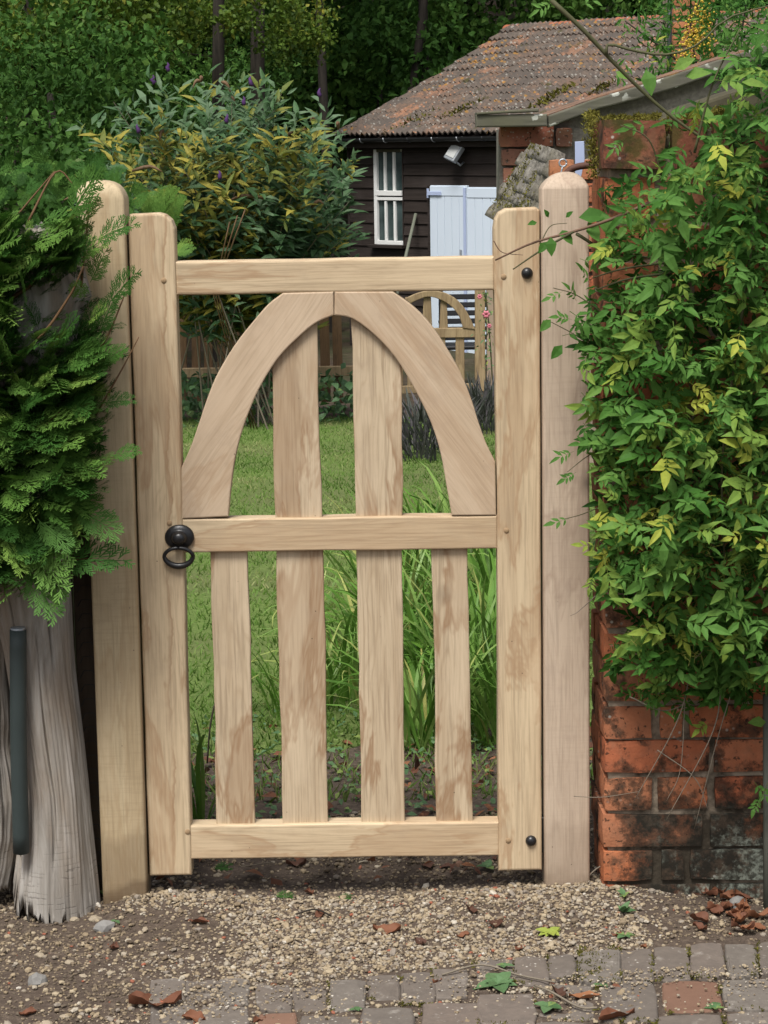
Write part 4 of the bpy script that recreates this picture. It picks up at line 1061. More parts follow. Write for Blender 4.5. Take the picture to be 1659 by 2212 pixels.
# ================================================================== CREEPER on the wall
crp = tag(empty('wall_creeper', P(1560, 1900, WY - .03)), 'leafy green climbing jasmine with some yellow leaves smothering the brick wall', 'climbing plant')
CPOLY = [(1302, 420), (1345, 330), (1440, 250), (1500, 240), (1560, 120), (1660, 20), (2000, -40), (2000, 1520), (1659, 1490), (1600, 1520), (1510, 1525), (1450, 1560), (1395, 1520), (1330, 1490), (1318, 1440), (1335, 1360), (1300, 1290), (1280, 1180), (1300, 1100), (1290, 1000), (1262, 960), (1270, 840), (1255, 700), (1280, 600), (1290, 500)]
HOLES = [(1395, 580, 60, 24), (1365, 320, 90, 60), (1325, 500, 24, 60), (1470, 320, 60, 50), (1345, 1340, 40, 36), (1370, 430, 30, 30)]
pos, dirs, nrm, size, tint, wh = [], [], [], [], [], []
def creeper(n, Ymin, Ymax, smin, smax, tmean, holes=True):
    c = 0
    while c < n:
        a, b = random.uniform(1250, 2000 if random.random() < .35 else 1700), random.uniform(-40, 1560)
        if not in_poly(np.array([a]), np.array([b]), CPOLY)[0]: continue
        if holes and any(((a - h[0]) / h[2]) ** 2 + ((b - h[1]) / h[3]) ** 2 < 1 for h in HOLES) and random.random() < .82: continue
        if b < 330 and random.random() < .40: continue
        if b < 250 and a < 1560 and random.random() < .7: continue
        if a < 1450 and b < 405 and random.random() < .75: continue
        if fbm(a / 55, b / 55, 8.8) < -.16 and random.random() < .45: continue
        if a < 1325 and random.random() < .2: continue
        bulge = min(1, max(0, (a - 1280) / 160)) * min(1, max(0.15, (1560 - b) / 260))
        Y = WY - .015 - (Ymin + (Ymax - Ymin) * random.random()) * (0.35 + .65 * bulge)
        v = P(a, b, Y)
        lft = 1 if a < 1400 else .35
        d = Vector((random.gauss(-.45 * lft, .6), -.55 + random.gauss(0, .3), random.gauss(-.05, .4)))
        s = random.uniform(smin, smax)
        tx, ty, _ = project(np.array([(v + d.normalized() * s * .5)[:]]))
        if not in_poly(tx + 20 + 50 * fbm(b / 45, 1.7), ty + 70 * fbm(a / 38, 5.1) - 6, CPOLY)[0] and random.random() < .93: continue
        c += 1
        pos.append(v - d.normalized() * s * .5); dirs.append(d); nrm.append((random.gauss(0, .4), -.62, .62 + random.gauss(0, .25)))
        size.append(s)
        t = random.gauss(tmean, .14) + .10 * fbm(a / 90, b / 90, 3)
        ye = math.exp(-((a - 1520) / 55) ** 2 - ((b - 880) / 45) ** 2) + .8 * math.exp(-((a - 1440) / 60) ** 2 - ((b - 1165) / 45) ** 2) + .6 * math.exp(-((a - 1400) / 60) ** 2 - ((b - 1010) / 50) ** 2) + .5 * math.exp(-((a - 1290) / 30) ** 2 - ((b - 1200) / 70) ** 2)
        if random.random() < ye * .6: t = random.uniform(.72, 1.0)
        elif random.random() < .03: t = random.uniform(.7, .9)
        tint.append(min(1, max(0, t))); wh.append(random.randrange(5))
creeper(720, .20, .36, .050, .115, .53)
creeper(940, .08, .24, .05, .10, .39)
creeper(700, .0, .12, .05, .10, .15, holes=True)
# loose shoots reaching out over the post and gate, with their leaves
SH = [([P(1420, 430, -.22), P(1330, 470, -.20), P(1240, 500, -.17), P(1150, 525, -.14), P(1070, 562, -.12)], .0042, M_stemred),
      ([P(1240, 500, -.17), P(1170, 540, -.16), P(1108, 582, -.15)], .0030, M_stem), ([P(1245, 505, -.17), P(1320, 545, -.15), P(1450, 560, -.16)], .0038, M_stem),
      ([P(1450, 590, -.2), P(1360, 602, -.22), P(1290, 625, -.2)], .003, M_stem), ([P(1460, 565, -.2), P(1350, 580, -.22), P(1280, 600, -.2)], .003, M_stem),
      ([P(1330, 700, -.12), P(1250, 640, -.12), P(1195, 622, -.12)], .0018, M_stem), ([P(1330, 800, -.12), P(1260, 735, -.12), P(1180, 690, -.12)], .0018, M_stem),
      ([P(1170, 520, -.14), P(1190, 488, -.13), P(1225, 482, -.13)], .0014, M_stem), ([P(1066, 520, -.12), P(1085, 545, -.12), P(1130, 551, -.13)], .0013, M_stemred),
      ([P(1320, 960, -.12), P(1270, 985, -.12), P(1225, 1020, -.12)], .0015, M_stem), ([P(1330, 1080, -.12), P(1260, 1110, -.12), P(1215, 1122, -.12)], .0015, M_stem),
      ([P(1190, 0, -.30), P(1260, 65, -.30), P(1340, 150, -.28), P(1430, 235, -.26), P(1520, 300, -.25), P(1600, 340, -.22)], .0052, M_stem),
      ([P(1310, 118, -.3), P(1316, 96, -.3), P(1372, 110, -.3), P(1440, 118, -.3), P(1510, 95, -.3), P(1570, 40, -.3), P(1680, 8, -.3)], .0036, M_stem),
      ([P(1240, 1720, -.1), P(1300, 1722, -.14), P(1380, 1710, -.16)], .0010, M_twig), ([P(1620, 1380, -.2), P(1560, 1560, -.2), P(1500, 1790, -.16)], .0016, M_twig), ([P(1500, 1370, -.2), P(1470, 1540, -.22), P(1370, 1730, -.18)], .0018, M_twig),
      ([P(1560, 1450, -.2), P(1540, 1580, -.22), P(1440, 1770, -.18)], .0018, M_twig), ([P(1480, 1500, -.2), P(1470, 1660, -.2), P(1440, 1730, -.2)], .0012, M_twig), ([P(1420, 1620, -.2), P(1500, 1680, -.2), P(1530, 1750, -.19)], .0013, M_twig),
      ([P(1610, 1250, -.24), P(1540, 1380, -.26), P(1420, 1500, -.2)], .0018, M_twig), ([P(1300, 1275, -.14), P(1250, 1320, -.13), P(1232, 1330, -.13)], .0014, M_twig), ([P(1360, 1505, -.2), P(1440, 1535, -.2), P(1530, 1490, -.2)], .0016, M_twig),
      ([P(1640, 400, -.3), P(1600, 700, -.3), P(1560, 1000, -.3), P(1570, 1300, -.25)], .004, M_stem), ([P(1480, 360, -.2), P(1440, 600, -.2), P(1500, 900, -.2), P(1450, 1200, -.2)], .0035, M_stem), ([P(1659, 1690, -.2), P(1630, 1760, -.2)], .0012, M_stem),
      ([P(1500, 330, -.28), P(1540, 180, -.3), P(1600, 60, -.3)], .003, M_stem), ([P(1430, 380, -.24), P(1400, 300, -.26), P(1340, 270, -.26)], .002, M_stem)]
for ctrl, r, m in SH:
    link('stem', tube('stem', spline(ctrl, 14), [r * (1 - .55 * k / 14) for k in range(15)], 7), m, crp)
ONE = leaf_base(.30, .12, .07, pos=.38)
JB = JAS + [ONE]
def sprig(a, b, d, s, t, w=None, Y=-.16):
    pos.append(P(a, b, Y)); dirs.append(d); nrm.append((random.uniform(-.3, .3), -.75, .5)); size.append(s * (.72 if w == 5 else .85)); tint.append(t); wh.append(random.randrange(5) if w is None else w)
for (a, b, d, s, t, w) in [(1185, 470, (-.2, -.2, .4), .030, .28, 5), (1222, 470, (.3, -.2, .3), .03, .28, 5), (1160, 480, (-.6, -.3, -.1), .032, .3, 5), (1190, 512, (.0, -.3, -.9), .058, .33, 5), (1182, 522, (-.5, -.3, -.6), .045, .3, 5), (1205, 508, (.9, -.2, .2), .04, .3, 5),
                           (1215, 500, (.4, -.2, -.5), .05, .4, 5), (1250, 470, (.9, -.1, .1), .09, .3, 5), (1270, 480, (.4, -.4, -.7), .07, .48, 5), (1300, 460, (.3, -.4, -.8), .08, .45, 5),
                           (1215, 630, (-.7, -.3, -.3), .06, .5, None), (1245, 650, (-.3, -.4, .5), .07, .5, None), (1235, 690, (-.9, -.3, .2), .06, .45, None), (1190, 690, (-.6, -.3, -.6), .05, .4, 5), (1255, 735, (.2, -.4, .6), .06, .5, None), (1215, 745, (-.6, -.2, -.7), .055, .3, 5),
                           (1275, 605, (-.4, -.5, .4), .08, .5, None), (1240, 975, (-.9, -.3, -.3), .07, .4, None), (1230, 1120, (-.9, -.3, -.2), .07, .4, None), (1245, 1020, (-.8, -.3, -.4), .06, .35, None), (1290, 1180, (-.8, -.3, .1), .07, .8, None), (1282, 1240, (-.3, -.3, -.9), .06, .75, None), (1285, 960, (-.9, -.3, .1), .07, .4, None),
                           (1195, 5, (-.8, -.2, -.4), .07, .6, None), (1255, 12, (.8, -.2, .3), .08, .6, None), (1395, 150, (.2, -.3, -.9), .08, .55, 5), (1330, 155, (.6, -.3, -.3), .05, .65, 5), (1455, 150, (.7, -.2, .4), .07, .7, 5), (1480, 165, (.5, -.3, .1), .08, .66, 5), (1400, 265, (-.9, -.2, -.3), .09, .4, None), (1440, 250, (.9, -.2, .2), .07, .45, None), (1350, 300, (-.6, -.3, -.5), .07, .55, None),
                           (1500, 235, (.5, -.3, -.3), .08, .66, 5), (1510, 350, (.1, -.4, -.8), .08, .66, 5), (1545, 100, (.7, -.3, .5), .07, .5, None), (1600, 120, (-.4, -.3, .6), .09, .5, None), (1630, 1690, (.4, -.4, -.5), .08, .45, None), (1655, 1560, (-.9, -.3, .1), .06, .65, 5), (1530, 1560, (-.5, -.5, -.2), .07, .8, None), (1640, 1720, (-.4, -.4, -.8), .06, .5, None)]:
    sprig(a, b, d, s, t, w)
O = np.array(pos); T = frames(np.array(dirs, float), np.array(nrm, float), np.array(size))
foliage(crp, JB, np.array(wh), T, O, np.array(tint), M_jas, 300, 'leaf', 'leaves')
# fine yellowish calyx tangles among the leaves
tz_ = []
for k in range(26):
    a, b = random.uniform(1380, 1655), random.uniform(930, 1420)
    c = P(a, b, WY - .22)
    for j in range(14):
        d = Vector((random.gauss(0, 1), random.gauss(-.4, .8), random.gauss(0, .8))).normalized() * random.uniform(.012, .035)
        s0 = c + Vector((random.gauss(0, .012), 0, random.gauss(0, .008)))
        tz_.append(tube_arrays([s0, s0 + d], .0007, 3, False))
link('calyx_tangle', tubes_mesh('calyx_tangle', tz_), simple('yellow_green_calyx', (.22, .24, .05), .6, .2, .2), crp, kind='stuff')

# ================================================================== OUTBUILDING beyond the wall (gable end)
OY = 3.83
ob = tag(empty('outbuilding', P(1300, 900, OY)), 'low brick outbuilding with a lichen spotted grey bargeboard and rendered gable', 'outbuilding')
def opoly(name, pts, Y, d, mat, bev=.006, wan=0):
    return link(name, poly_px(name, waney(pts, wan) if wan else pts, Y, d, bev), mat, ob)
opoly('gable_wall', [(1079, 280), (1186, 276), (1290, 236), (1612, 140), (1900, 50), (1900, 900), (1079, 900)], OY + .02, .24, M_render, 0)
opoly('bargeboard', [(1184, 250), (1290, 212), (1460, 160), (1650, 98), (1900, 20), (1900, 48), (1640, 128), (1460, 190), (1290, 236), (1184, 276)], OY - .10, .05, M_licwood, .006, 3)
opoly('bargeboard', [(1027, 248), (1182, 246), (1183, 273), (1028, 275)], OY - .12, .06, M_licwood, .006, 2)
opoly('eaves_slat', [(1029, 243), (1164, 234), (1165, 241), (1030, 248)], OY - .13, .16, M_licwood, .003, 2)
opoly('roof', [(1120, 246), (1184, 247), (1290, 209), (1460, 157), (1650, 95), (1900, 15), (1900, 21), (1650, 101), (1460, 163), (1290, 215), (1184, 253), (1120, 251)], OY - .04, 1.0, M_tile, 0)
OR = [[(1079, 1196, 272, 317)], [(1083, 1137, 321, 358), (1141, 1200, 321, 358)], [(1086, 1150, 362, 399), (1155, 1240, 362, 399)], [(1086, 1180, 403, 440), (1185, 1245, 403, 440)], [(1087, 1140, 444, 482), (1144, 1240, 444, 482)], [(1087, 1200, 486, 525)], [(1200, 1236, 276, 317)], [(1087, 1138, 530, 568), (1142, 1240, 530, 568)]]
for row in OR:
    for x0, x1, y0, y1 in row:
        a, b = P(x0, y0, OY), P(x1, y1, OY)
        link('brick', worn_brick(b.x - a.x, .12, a.z - b.z), M_brickgrey, ob, Matrix.Translation(((a.x + b.x) / 2, OY + .035 + random.uniform(-.006, .004), (a.z + b.z) / 2)))
# low mossy pantiled lean-to between the post and the outbuilding
lt = tag(empty('lean_to', P(1150, 900, 3.0)), 'low lean-to with mossy grey pantiles sloping down, behind the right gate post', 'lean-to')
c00, c01, c10, c11 = P(1066, 470, 3.70), P(1158, 318, 3.70), P(1150, 520, 2.35), P(1222, 334, 2.35)   # far eave, far top, near eave, near top
def patch(u, v): return c00.lerp(c10, u).lerp(c01.lerp(c11, u), v)          # u towards the camera, v up the slope
pn = (c01 - c00).cross(c10 - c00).normalized()
if pn.z < 0: pn = -pn
NU, NV = 9, 7
for i in range(NU):
    for j in range(NV):
        bm = bmesh.new(); rows = []
        hd = .033 + random.uniform(-.010, .010)
        for jj in range(4):
            v = (j - .18 + 1.22 * jj / 3) / NV
            row = []
            for k in range(9):
                q = k / 8; u = (i + q) / NU
                z = hd * math.sin(PI * min(1, q * 1.15)) + (.004 - .003 * jj / 3) + .007 * fbm(u * 22, v * 7, 2) + .004 * fbm(u * 30, v * 16, 4)
                row.append(bm.verts.new(patch(u, v) + pn * z + Vector((.004 * fbm(u * 9, v * 14, 7), 0, 0))))
            rows.append(row)
        low = [bm.verts.new(w.co - pn * .004) for w in rows[0]]
        for k in range(8): bm.faces.new((low[k], low[k + 1], rows[0][k + 1], rows[0][k]))
        for A, B in zip(rows, rows[1:]):
            for k in range(8): bm.faces.new((A[k], A[k + 1], B[k + 1], B[k]))
        link('tile', bm_mesh('tile', bm, True), M_mossbark, lt)
link('wall', prism('wall', [c10 - pn * .05, c11 - pn * .05, P(1300, 334, 2.35), P(1300, 1000, 2.35), P(1150, 1000, 2.35)], [v + Vector((0, .1, 0)) for v in (c10 - pn * .05, c11 - pn * .05, P(1300, 334, 2.35), P(1300, 1000, 2.35), P(1150, 1000, 2.35))], 0), M_mortar, lt)
for k in range(6):
    for q in range(2):
        x0, x1, y0 = 1180 + q * 66 - (20 if k % 2 else 0), 1240 + q * 66 - (20 if k % 2 else 0), 345 + k * 50
        a, b = P(max(x0, c10.lerp(c11, .1) and 1186), y0, 2.33), P(x1, y0 + 43, 2.33)
        if b.x - a.x > .02: link('brick', worn_brick(b.x - a.x, .06, a.z - b.z), M_brickor if k == 0 else M_brick, lt, Matrix.Translation(((a.x + b.x) / 2, 2.35, (a.z + b.z) / 2)))
pts = []
for i in range(3000):
    u, v = random.random(), random.random()
    if fbm(u * 2.5 + 3, v * 2.2, 1.5) < .06: continue
    pts.append(patch(u, v) + pn * (.022 * abs(math.sin(PI * u * NU)) + .014))
O = np.array(pts); n = len(O); d = rng.normal(0, 1, (n, 3)) * .6 + np.array([-.3, -.6, .6])
T = frames(d, rng.normal(0, 1, (n, 3)), rng.uniform(.006, .014, n)); T[:, :, 1] *= 3.5
link('moss', inst('moss', BLADE, T, O, rng.uniform(0.1, .9, n)), M_moss, lt, kind='stuff')
# ironwork by the post top
ik = [P(1216, 352, .33) + Vector((.0085 * math.cos(a), 0, .0085 * math.sin(a))) for a in np.linspace(0, 2 * PI, 17)]
ey = tag(empty('eye_hook', P(1212, 370, .33)), 'small galvanised eye hook above the right gate post', 'hook')
link('eye', tube('eye', ik, .0022, 8), M_galv, ey)
link('shank', tube('shank', spline([P(1215, 361, .33), P(1212, 376, .33), P(1216, 388, .32), P(1210, 392, .32), P(1206, 384, .32)], 10), .002, 8), M_galv, ey)
o = link('metal_strap', poly_px('metal_strap', [(1242, 306), (1262, 305), (1263, 346), (1250, 408), (1243, 408)], .36, .004, .001), M_bluedk)
tag(o, 'pale blue painted metal strap fixed upright behind the wall end', 'bracket')
o = link('rusty_hook', tube('rusty_hook', spline([P(1222, 418, .30), P(1218, 390, .30), P(1228, 370, .30), P(1248, 360, .30), P(1285, 356, .30)], 14), .0082, 10), M_rust)
tag(o, 'curved rusty brown iron hook between the right post and the wall', 'hook')
# ================================================================== SHED
SA = math.radians(45); EX = Vector((math.cos(SA), -math.sin(SA), 0)); EY = Vector((math.sin(SA), math.cos(SA), 0))
S0 = P(757, 400, 20.08); S0.z = 0
GZS = -0.58
def S(t, n, z): return S0 + EX * t + EY * n + Vector((0, 0, z))
def stz(px, py, off=0.0):
    v = hitp(px, py, S0 - EY * off, EY); return (v - S0).dot(EX), v.z
SM = Matrix((( EX.x, EY.x, 0, S0.x), (EX.y, EY.y, 0, S0.y), (0, 0, 1, 0), (0, 0, 0, 1)))   # shed frame: along wall, inward, up
shed = tag(empty('shed', S(1.2, 0, GZS)), 'black weatherboarded shed with a lichened clay tile roof and pale blue doors', 'shed')
def spart(name, me, mat, t, n, z, rot=None, par=None):
    M = SM @ Matrix.Translation((t, n, z))
    if rot: M = M @ rot
    return link(name, me, mat, par or shed, M)
eaveZ = P(722, 302, 20.08).z - .0
wt0, wz1 = stz(811, 323); wt1, _ = stz(871, 323); _, wz0 = stz(811, 527)
dt0, dz1 = stz(937, 400); dt1, _ = stz(1017, 400); dt2 = dt1 + (dt1 - dt0) + .02
_, dz1b = stz(1018, 404)
link('wall', box('wall', 6.2, .08, eaveZ - GZS, 0, c=(3.1, .06, (eaveZ + GZS) / 2)), M_boards, shed, SM)
_, r0 = stz(757, 353)
rowz = r0 - math.ceil((r0 - GZS) / .127) * .127
k = 0
while rowz < eaveZ - .02:
    h = min(.127, eaveZ - rowz)
    segs = []
    zc = rowz + h / 2
    cuts = []
    if wz0 - .05 < zc < wz1 + .02: cuts.append((wt0 - .012, wt1 + .012))
    if zc < dz1 + .02: cuts.append((dt0 - .075, dt2 + .06))
    t = 0.0
    for a, b in sorted(cuts): segs.append((t, a)); t = b
    segs.append((t, 6.2))
    for a, b in segs:
        if b - a < .03: continue
        bx = box('weatherboard', b - a, .016, h + .022, .003, 1, .0015)
        spart('weatherboard', bx, M_boards, (a + b) / 2, -.006, zc - .006, Matrix.Rotation(-.13, 4, 'X') @ Matrix.Rotation(random.uniform(.000, .006), 4, 'Y'))
    rowz += .127
spart('corner_board', box('corner_board', .03, .05, eaveZ - GZS, .003), M_boards, -.012, .0, (eaveZ + GZS) / 2)
spart('door_post', box('door_post', .06, .03, dz1 - GZS, .003), M_boards, dt0 - .045, -.012, (dz1 + GZS) / 2)
# window
win = spart('window', box('window', wt1 - wt0, .03, wz1 - wz0, .0, c=(0, .045, 0)), simple('dark_room_beyond', (.012, .014, .014), .9, .1), (wt0 + wt1) / 2, 0, (wz0 + wz1) / 2)
W2, H2 = wt1 - wt0, wz1 - wz0
def wpart(name, w, d, h, x, y, z, mat): return spart(name, box(name, w, d, h, .003), mat, (wt0 + wt1) / 2 + x, y, (wz0 + wz1) / 2 + z, None, win)
midz = H2 * .012
wpart('frame', .045, .04, H2, -W2 / 2 + .018, -.012, 0, M_white); wpart('frame', .014, .03, H2, W2 / 2 - .004, -.002, 0, M_boards)
wpart('frame', W2, .038, .03, 0, -.010, H2 / 2 - .012, M_licwood); wpart('frame', W2, .038, .045, 0, -.011, -H2 / 2 + .02, M_white)
wpart('meeting_rail', W2 - .02, .044, .055, .006, -.013, midz + .030, M_white); wpart('meeting_rail', W2 - .02, .036, .035, .006, -.008, midz - .030, M_white)
for zc, hh, off in ((midz + (H2 / 2 - midz) / 2 + .02, H2 / 2 - midz - .06, 0), (-H2 / 4, H2 / 2 - .09, .006)):
    for x in (-W2 / 6 + off + .012, W2 / 6 + off + .008): wpart('glazing_bar', .030, .03, hh, x, -.006, zc, M_white)
    for x in (-W2 / 3 + .016, .012, W2 / 3): wpart('pane', W2 / 3 - .012, .004, hh, x, .012, zc, M_glass)
wpart('sill', W2 + .10, .09, .035, 0, -.05, -H2 / 2 - .02, M_licwood if False else M_boards)
# doors
def door(t0, t1, ztop, lab):
    d = spart('door', box('door', t1 - t0, .035, ztop - GZS - .03, .004), M_blue, (t0 + t1) / 2, -.04, (ztop + GZS + .03) / 2)
    d['label'] = lab
    n = 5; w = (t1 - t0) / n
    for k in range(n):
        spart('plank', box('plank', w - .004, .008, ztop - GZS - .10, .002), M_blue, t0 + (k + .5) * w, -.061, (ztop + GZS) / 2 - .03, None, d)
    spart('ledge', box('ledge', (t1 - t0) * .98, .006, .10, .003), M_blue, (t0 + t1) / 2, -.068, ztop - .06, None, d)
    return d
d1 = door(dt0, dt1 - .004, dz1, 'left pale blue plank door leaf'); d2 = door(dt1 + .004, dt2, dz1b, 'right pale blue plank door leaf')
spart('meeting_strip', box('meeting_strip', .035, .014, dz1 - GZS - .05, .003), M_bluedk, dt1 - .024, -.074, (dz1 + GZS) / 2, None, d1)
spart('hinge', box('hinge', .20, .008, .042, .002), M_bluedk, dt0 + .08, -.078, dz1 - .085, None, d1)
spart('hinge', box('hinge', .03, .012, .10, .002), M_bluedk, dt0 - .03, -.06, dz1 - .085, None, d1)
_, hz = stz(975, 540)
spart('latch', box('latch', .02, .02, .07, .004), M_galv, dt1 - .08, -.08, hz - .02, None, d1)
# roof: individual lichen covered clay tiles
ridR = P(1100, 66, 22.18)
run = (ridR - S0).dot(EY) + .134; rise = ridR.z - eaveZ; SL = math.hypot(run, rise); pitch = math.atan2(rise, run)
t00 = -.134
TW, NR = .232, 15
TE = SL / NR
def tile_mesh(sd):
    r = random.Random(sd); nx, V, Fs = 13, [], []
    for j, (yy, dz) in enumerate(((-.012, .0), (TE + .02, .004))):
        for i in range(nx):
            x = -TW / 2 + TW * i / (nx - 1)
            z = .017 * math.cos(2 * PI * 3 * i / (nx - 1) + PI) + .020 + (0.016 if j == 0 else 0) + r.uniform(-.002, .002)
            V.append((x, yy, z))
    for i in range(nx): V.append((V[i][0], -.012, V[i][2] - .018))
    for i in range(nx - 1):
        Fs.append((i, i + 1, nx + i + 1, nx + i)); Fs.append((2 * nx + i, 2 * nx + i + 1, i + 1, i))
    return new_mesh('tile', V, Fs, None, False)
TM = [tile_mesh(i) for i in range(6)]
RM = SM @ Matrix.Translation((0, -.134, eaveZ + .01)) @ Matrix.Rotation(pitch, 4, 'X')
link('roof', box('roof', 6.4, SL, .03, 0, c=(3.2 + t00, SL / 2, -.025)), M_boards, shed, RM)
link('roof', box('roof', 6.4, SL, .03, 0, c=(3.2 + t00, -SL / 2, -.025)), M_ridge, shed, SM @ Matrix.Translation((0, -.134 + 2 * run, eaveZ + .01)) @ Matrix.Rotation(-pitch, 4, 'X'))
link('gable_wall', prism('gable_wall', [Vector((0, 0, GZS)), Vector((0, 2 * run - .27, GZS)), Vector((0, 2 * run - .27, eaveZ)), Vector((0, run - .134, eaveZ + rise * .95)), Vector((0, 0, eaveZ))],
     [Vector((.06, 0, GZS)), Vector((.06, 2 * run - .27, GZS)), Vector((.06, 2 * run - .27, eaveZ)), Vector((.06, run - .134, eaveZ + rise * .95)), Vector((.06, 0, eaveZ))], 0), M_boards, shed, SM)
cnt = 0
for j in range(NR):
    nc = 19 if j > 3 else 17
    for i in range(nc):
        if cnt >= 298: break
        x = t00 + TW * (i + .5) + (random.uniform(-.006, .006)) + (.02 if (i == 0 and random.random() < .5) else 0)
        sag = -.05 * math.sin(PI * (j + .5) / NR) * (0.6 + .4 * math.cos(i * .5)) + .012 * fbm(i * .4, j * .4)
        M = RM @ Matrix.Translation((x, j * TE, sag + .03)) @ Matrix.Rotation(random.uniform(-.015, .015), 4, 'Z') @ Matrix.Rotation(random.uniform(-.02, .035), 4, 'X')
        link('tile', random.choice(TM), M_tile, shed, M); cnt += 1
# the rest of that slope runs on behind the outbuilding
bases = []
rt = []
for j in range(NR):
    for i in range(19 if j > 3 else 17, 27): rt.append((t00 + TW * (i + .5), j * TE))
tv = np.array([v.co[:] for v in TM[0].vertices]); tf = np.array([p.vertices[:] for p in TM[0].polygons])
RMn = np.array(RM)
O = np.array([(a, b, .02) for a, b in rt]) @ RMn[:3, :3].T + RMn[:3, 3]
link('tiles', inst('tiles', (tv, tf), np.repeat(RMn[None, :3, :3], len(O), 0), O), M_tile, shed, kind='stuff')
# ridge tiles
rz = eaveZ + rise + .045
def ridge_tile():
    V, Fs = [], []
    for x, r in ((-.10, .098), (.085, .088)):
        for k in range(11):
            a = PI * (k / 10) * 1.1 - .05 * PI
            V.append((x, r * math.cos(a), r * .8 * math.sin(a)))
    for k in range(10): Fs.append((k, k + 1, 11 + k + 1, 11 + k))
    for k in range(5): Fs.append((k, 10 - k, 9 - k, k + 1)) if False else None
    return new_mesh('ridge_tile', V, [f for f in Fs if f], None, True)
rm = ridge_tile()
for k in range(26):
    o = link('ridge_tile', rm, M_ridge, shed, SM @ Matrix.Translation((t00 + .06 + k * .17, run - .134, rz - .05 + random.uniform(-.008, .008))) @ Matrix.Rotation(random.uniform(-.03, .03), 4, 'Y'))
link('ridge_cap', prism('ridge_cap', [SM @ Vector((t00 - .03, run - .134 + .09 * math.cos(a), rz - .05 + .07 * math.sin(a))) for a in np.linspace(0, PI, 9)], [SM @ Vector((t00 + .02, run - .134 + .09 * math.cos(a), rz - .05 + .07 * math.sin(a))) for a in np.linspace(0, PI, 9)], .004), M_ridge, shed)
# moss clumps on the roof
pts = []
for (px, py, sx_, sy_) in ((890, 262, 40, 10), (1000, 235, 40, 9), (1170, 222, 28, 10), (1210, 200, 28, 12), (1000, 240, 20, 8), (1300, 190, 30, 12)):
    nrm_ = RM.to_3x3() @ Vector((0, 0, 1))
    for k in range(70):
        a, b = random.gauss(0, 1), random.gauss(0, .35)
        v = hitp(px + a * sx_ * .7, py - a * sx_ * .3 + b * sy_, RM @ Vector((0, 0, .05)), nrm_); pts.append(v)
O = np.array(pts); n = len(O); T = frames(rng.normal(0, .6, (n, 3)) + np.array([-.2, -.5, .6]), rng.normal(0, 1, (n, 3)), rng.uniform(.03, .07, n)); T[:, :, 1] *= 4
link('moss', inst('moss', BLADE, T, O, rng.uniform(0, .6, n)), M_moss, shed, kind='stuff')
# gutter
def gutter():
    V, Fs, xs = [], [], [0, 6.0]
    for x in xs:
        for k in range(9):
            a = PI + PI * k / 8; V.append((x, .045 * math.cos(a), .045 * math.sin(a)))
        for k in range(9):
            a = 2 * PI - PI * k / 8; V.append((x, .040 * math.cos(a), .040 * math.sin(a)))
    for k in range(17): Fs.append((k, k + 1, 18 + k + 1, 18 + k))
    return new_mesh('gutter', V, Fs, None, True)
gut = link('gutter', gutter(), M_gutter, shed, SM @ Matrix.Translation((t00 + .03, -.20, eaveZ + .01)))
for k in range(12):
    link('gutter_clip', tube('gutter_clip', [Vector((0, .048 * math.cos(a), .048 * math.sin(a))) for a in np.linspace(PI, 2 * PI, 8)], .006, 5), M_galv if k % 3 else M_gutter, gut, SM @ Matrix.Translation((t00 + .18 + k * .36, -.20, eaveZ + .01)))
link('fascia', box('fascia', 6.2, .02, .10, .002), M_boards, shed, SM @ Matrix.Translation((3.1 + t00, -.13, eaveZ - .045)))
# floodlight on the wall
ft, fz = stz(1001, 330)
fl = tag(empty('floodlight', S(ft, -.12, fz)), 'grey outdoor floodlight fixed under the shed gutter', 'floodlight')
FM = SM @ Matrix.Translation((ft, -.14, fz)) @ Matrix.Rotation(-.5, 4, 'X') @ Matrix.Rotation(.32, 4, 'Y')
link('housing', box('housing', .17, .06, .19, .012, 2), M_galv, fl, FM)
link('lens', box('lens', .14, .008, .14, .003), simple('lamp_glass', (.45, .46, .45), .2, .5), fl, FM @ Matrix.Translation((0, -.034, .005)))
link('bracket', tube('bracket', [S(ft + .02, -.02, fz - .10), S(ft + .03, -.08, fz - .13), S(ft + .02, -.14, fz - .09)], .012, 8), M_galv, fl)
# pole leaning on the shed
pt, pz = stz(898, 462, .05); pb, pz2 = stz(862, 556, .45)
o = link('wooden_pole', tube('wooden_pole', [S(pt, -.05, pz), S(pb, -.35, pz2), S(pb - (pt - pb) * 1.2, -.7, pz2 - (pz - pz2) * 1.2)], [.017, .017, .017], 10), simple('grey_green_handle', (.16, .17, .13), .7, .2, .3, 20))
tag(o, 'grey wooden broom handle leaning on the black shed between window and door', 'pole')

# ================================================================== FAR FENCE AND FAR GATE
FY = 13.8
ff = tag(empty('picket_fence', P(560, 868, FY)), 'dark brown picket fence with a low rail at the far end of the lawn', 'fence')
zt_, zb_ = P(600, 590, FY).z, P(600, 872, FY).z
xk = P(340, 700, FY).x
while xk < P(745, 700, FY).x:
    w = random.uniform(.068, .082)
    link('picket', box('picket', w, .02, zt_ - zb_ + random.uniform(-.05, .03), .003, 1, .003), M_fence, ff, Matrix.Translation((xk, FY, (zt_ + zb_) / 2 + random.uniform(-.02, .02))) @ Matrix.Rotation(random.uniform(-.02, .02), 4, 'Y'))
    xk += w + random.uniform(.022, .045)
for yy in (640, 806): 
    a, b = P(330, yy, FY), P(800, yy, FY)
    link('rail', box('rail', b.x - a.x, .05, .085, .006, 1, .004), M_fence if yy < 700 else M_oldoak, ff, Matrix.Translation(((a.x + b.x) / 2, FY - .04, a.z)))
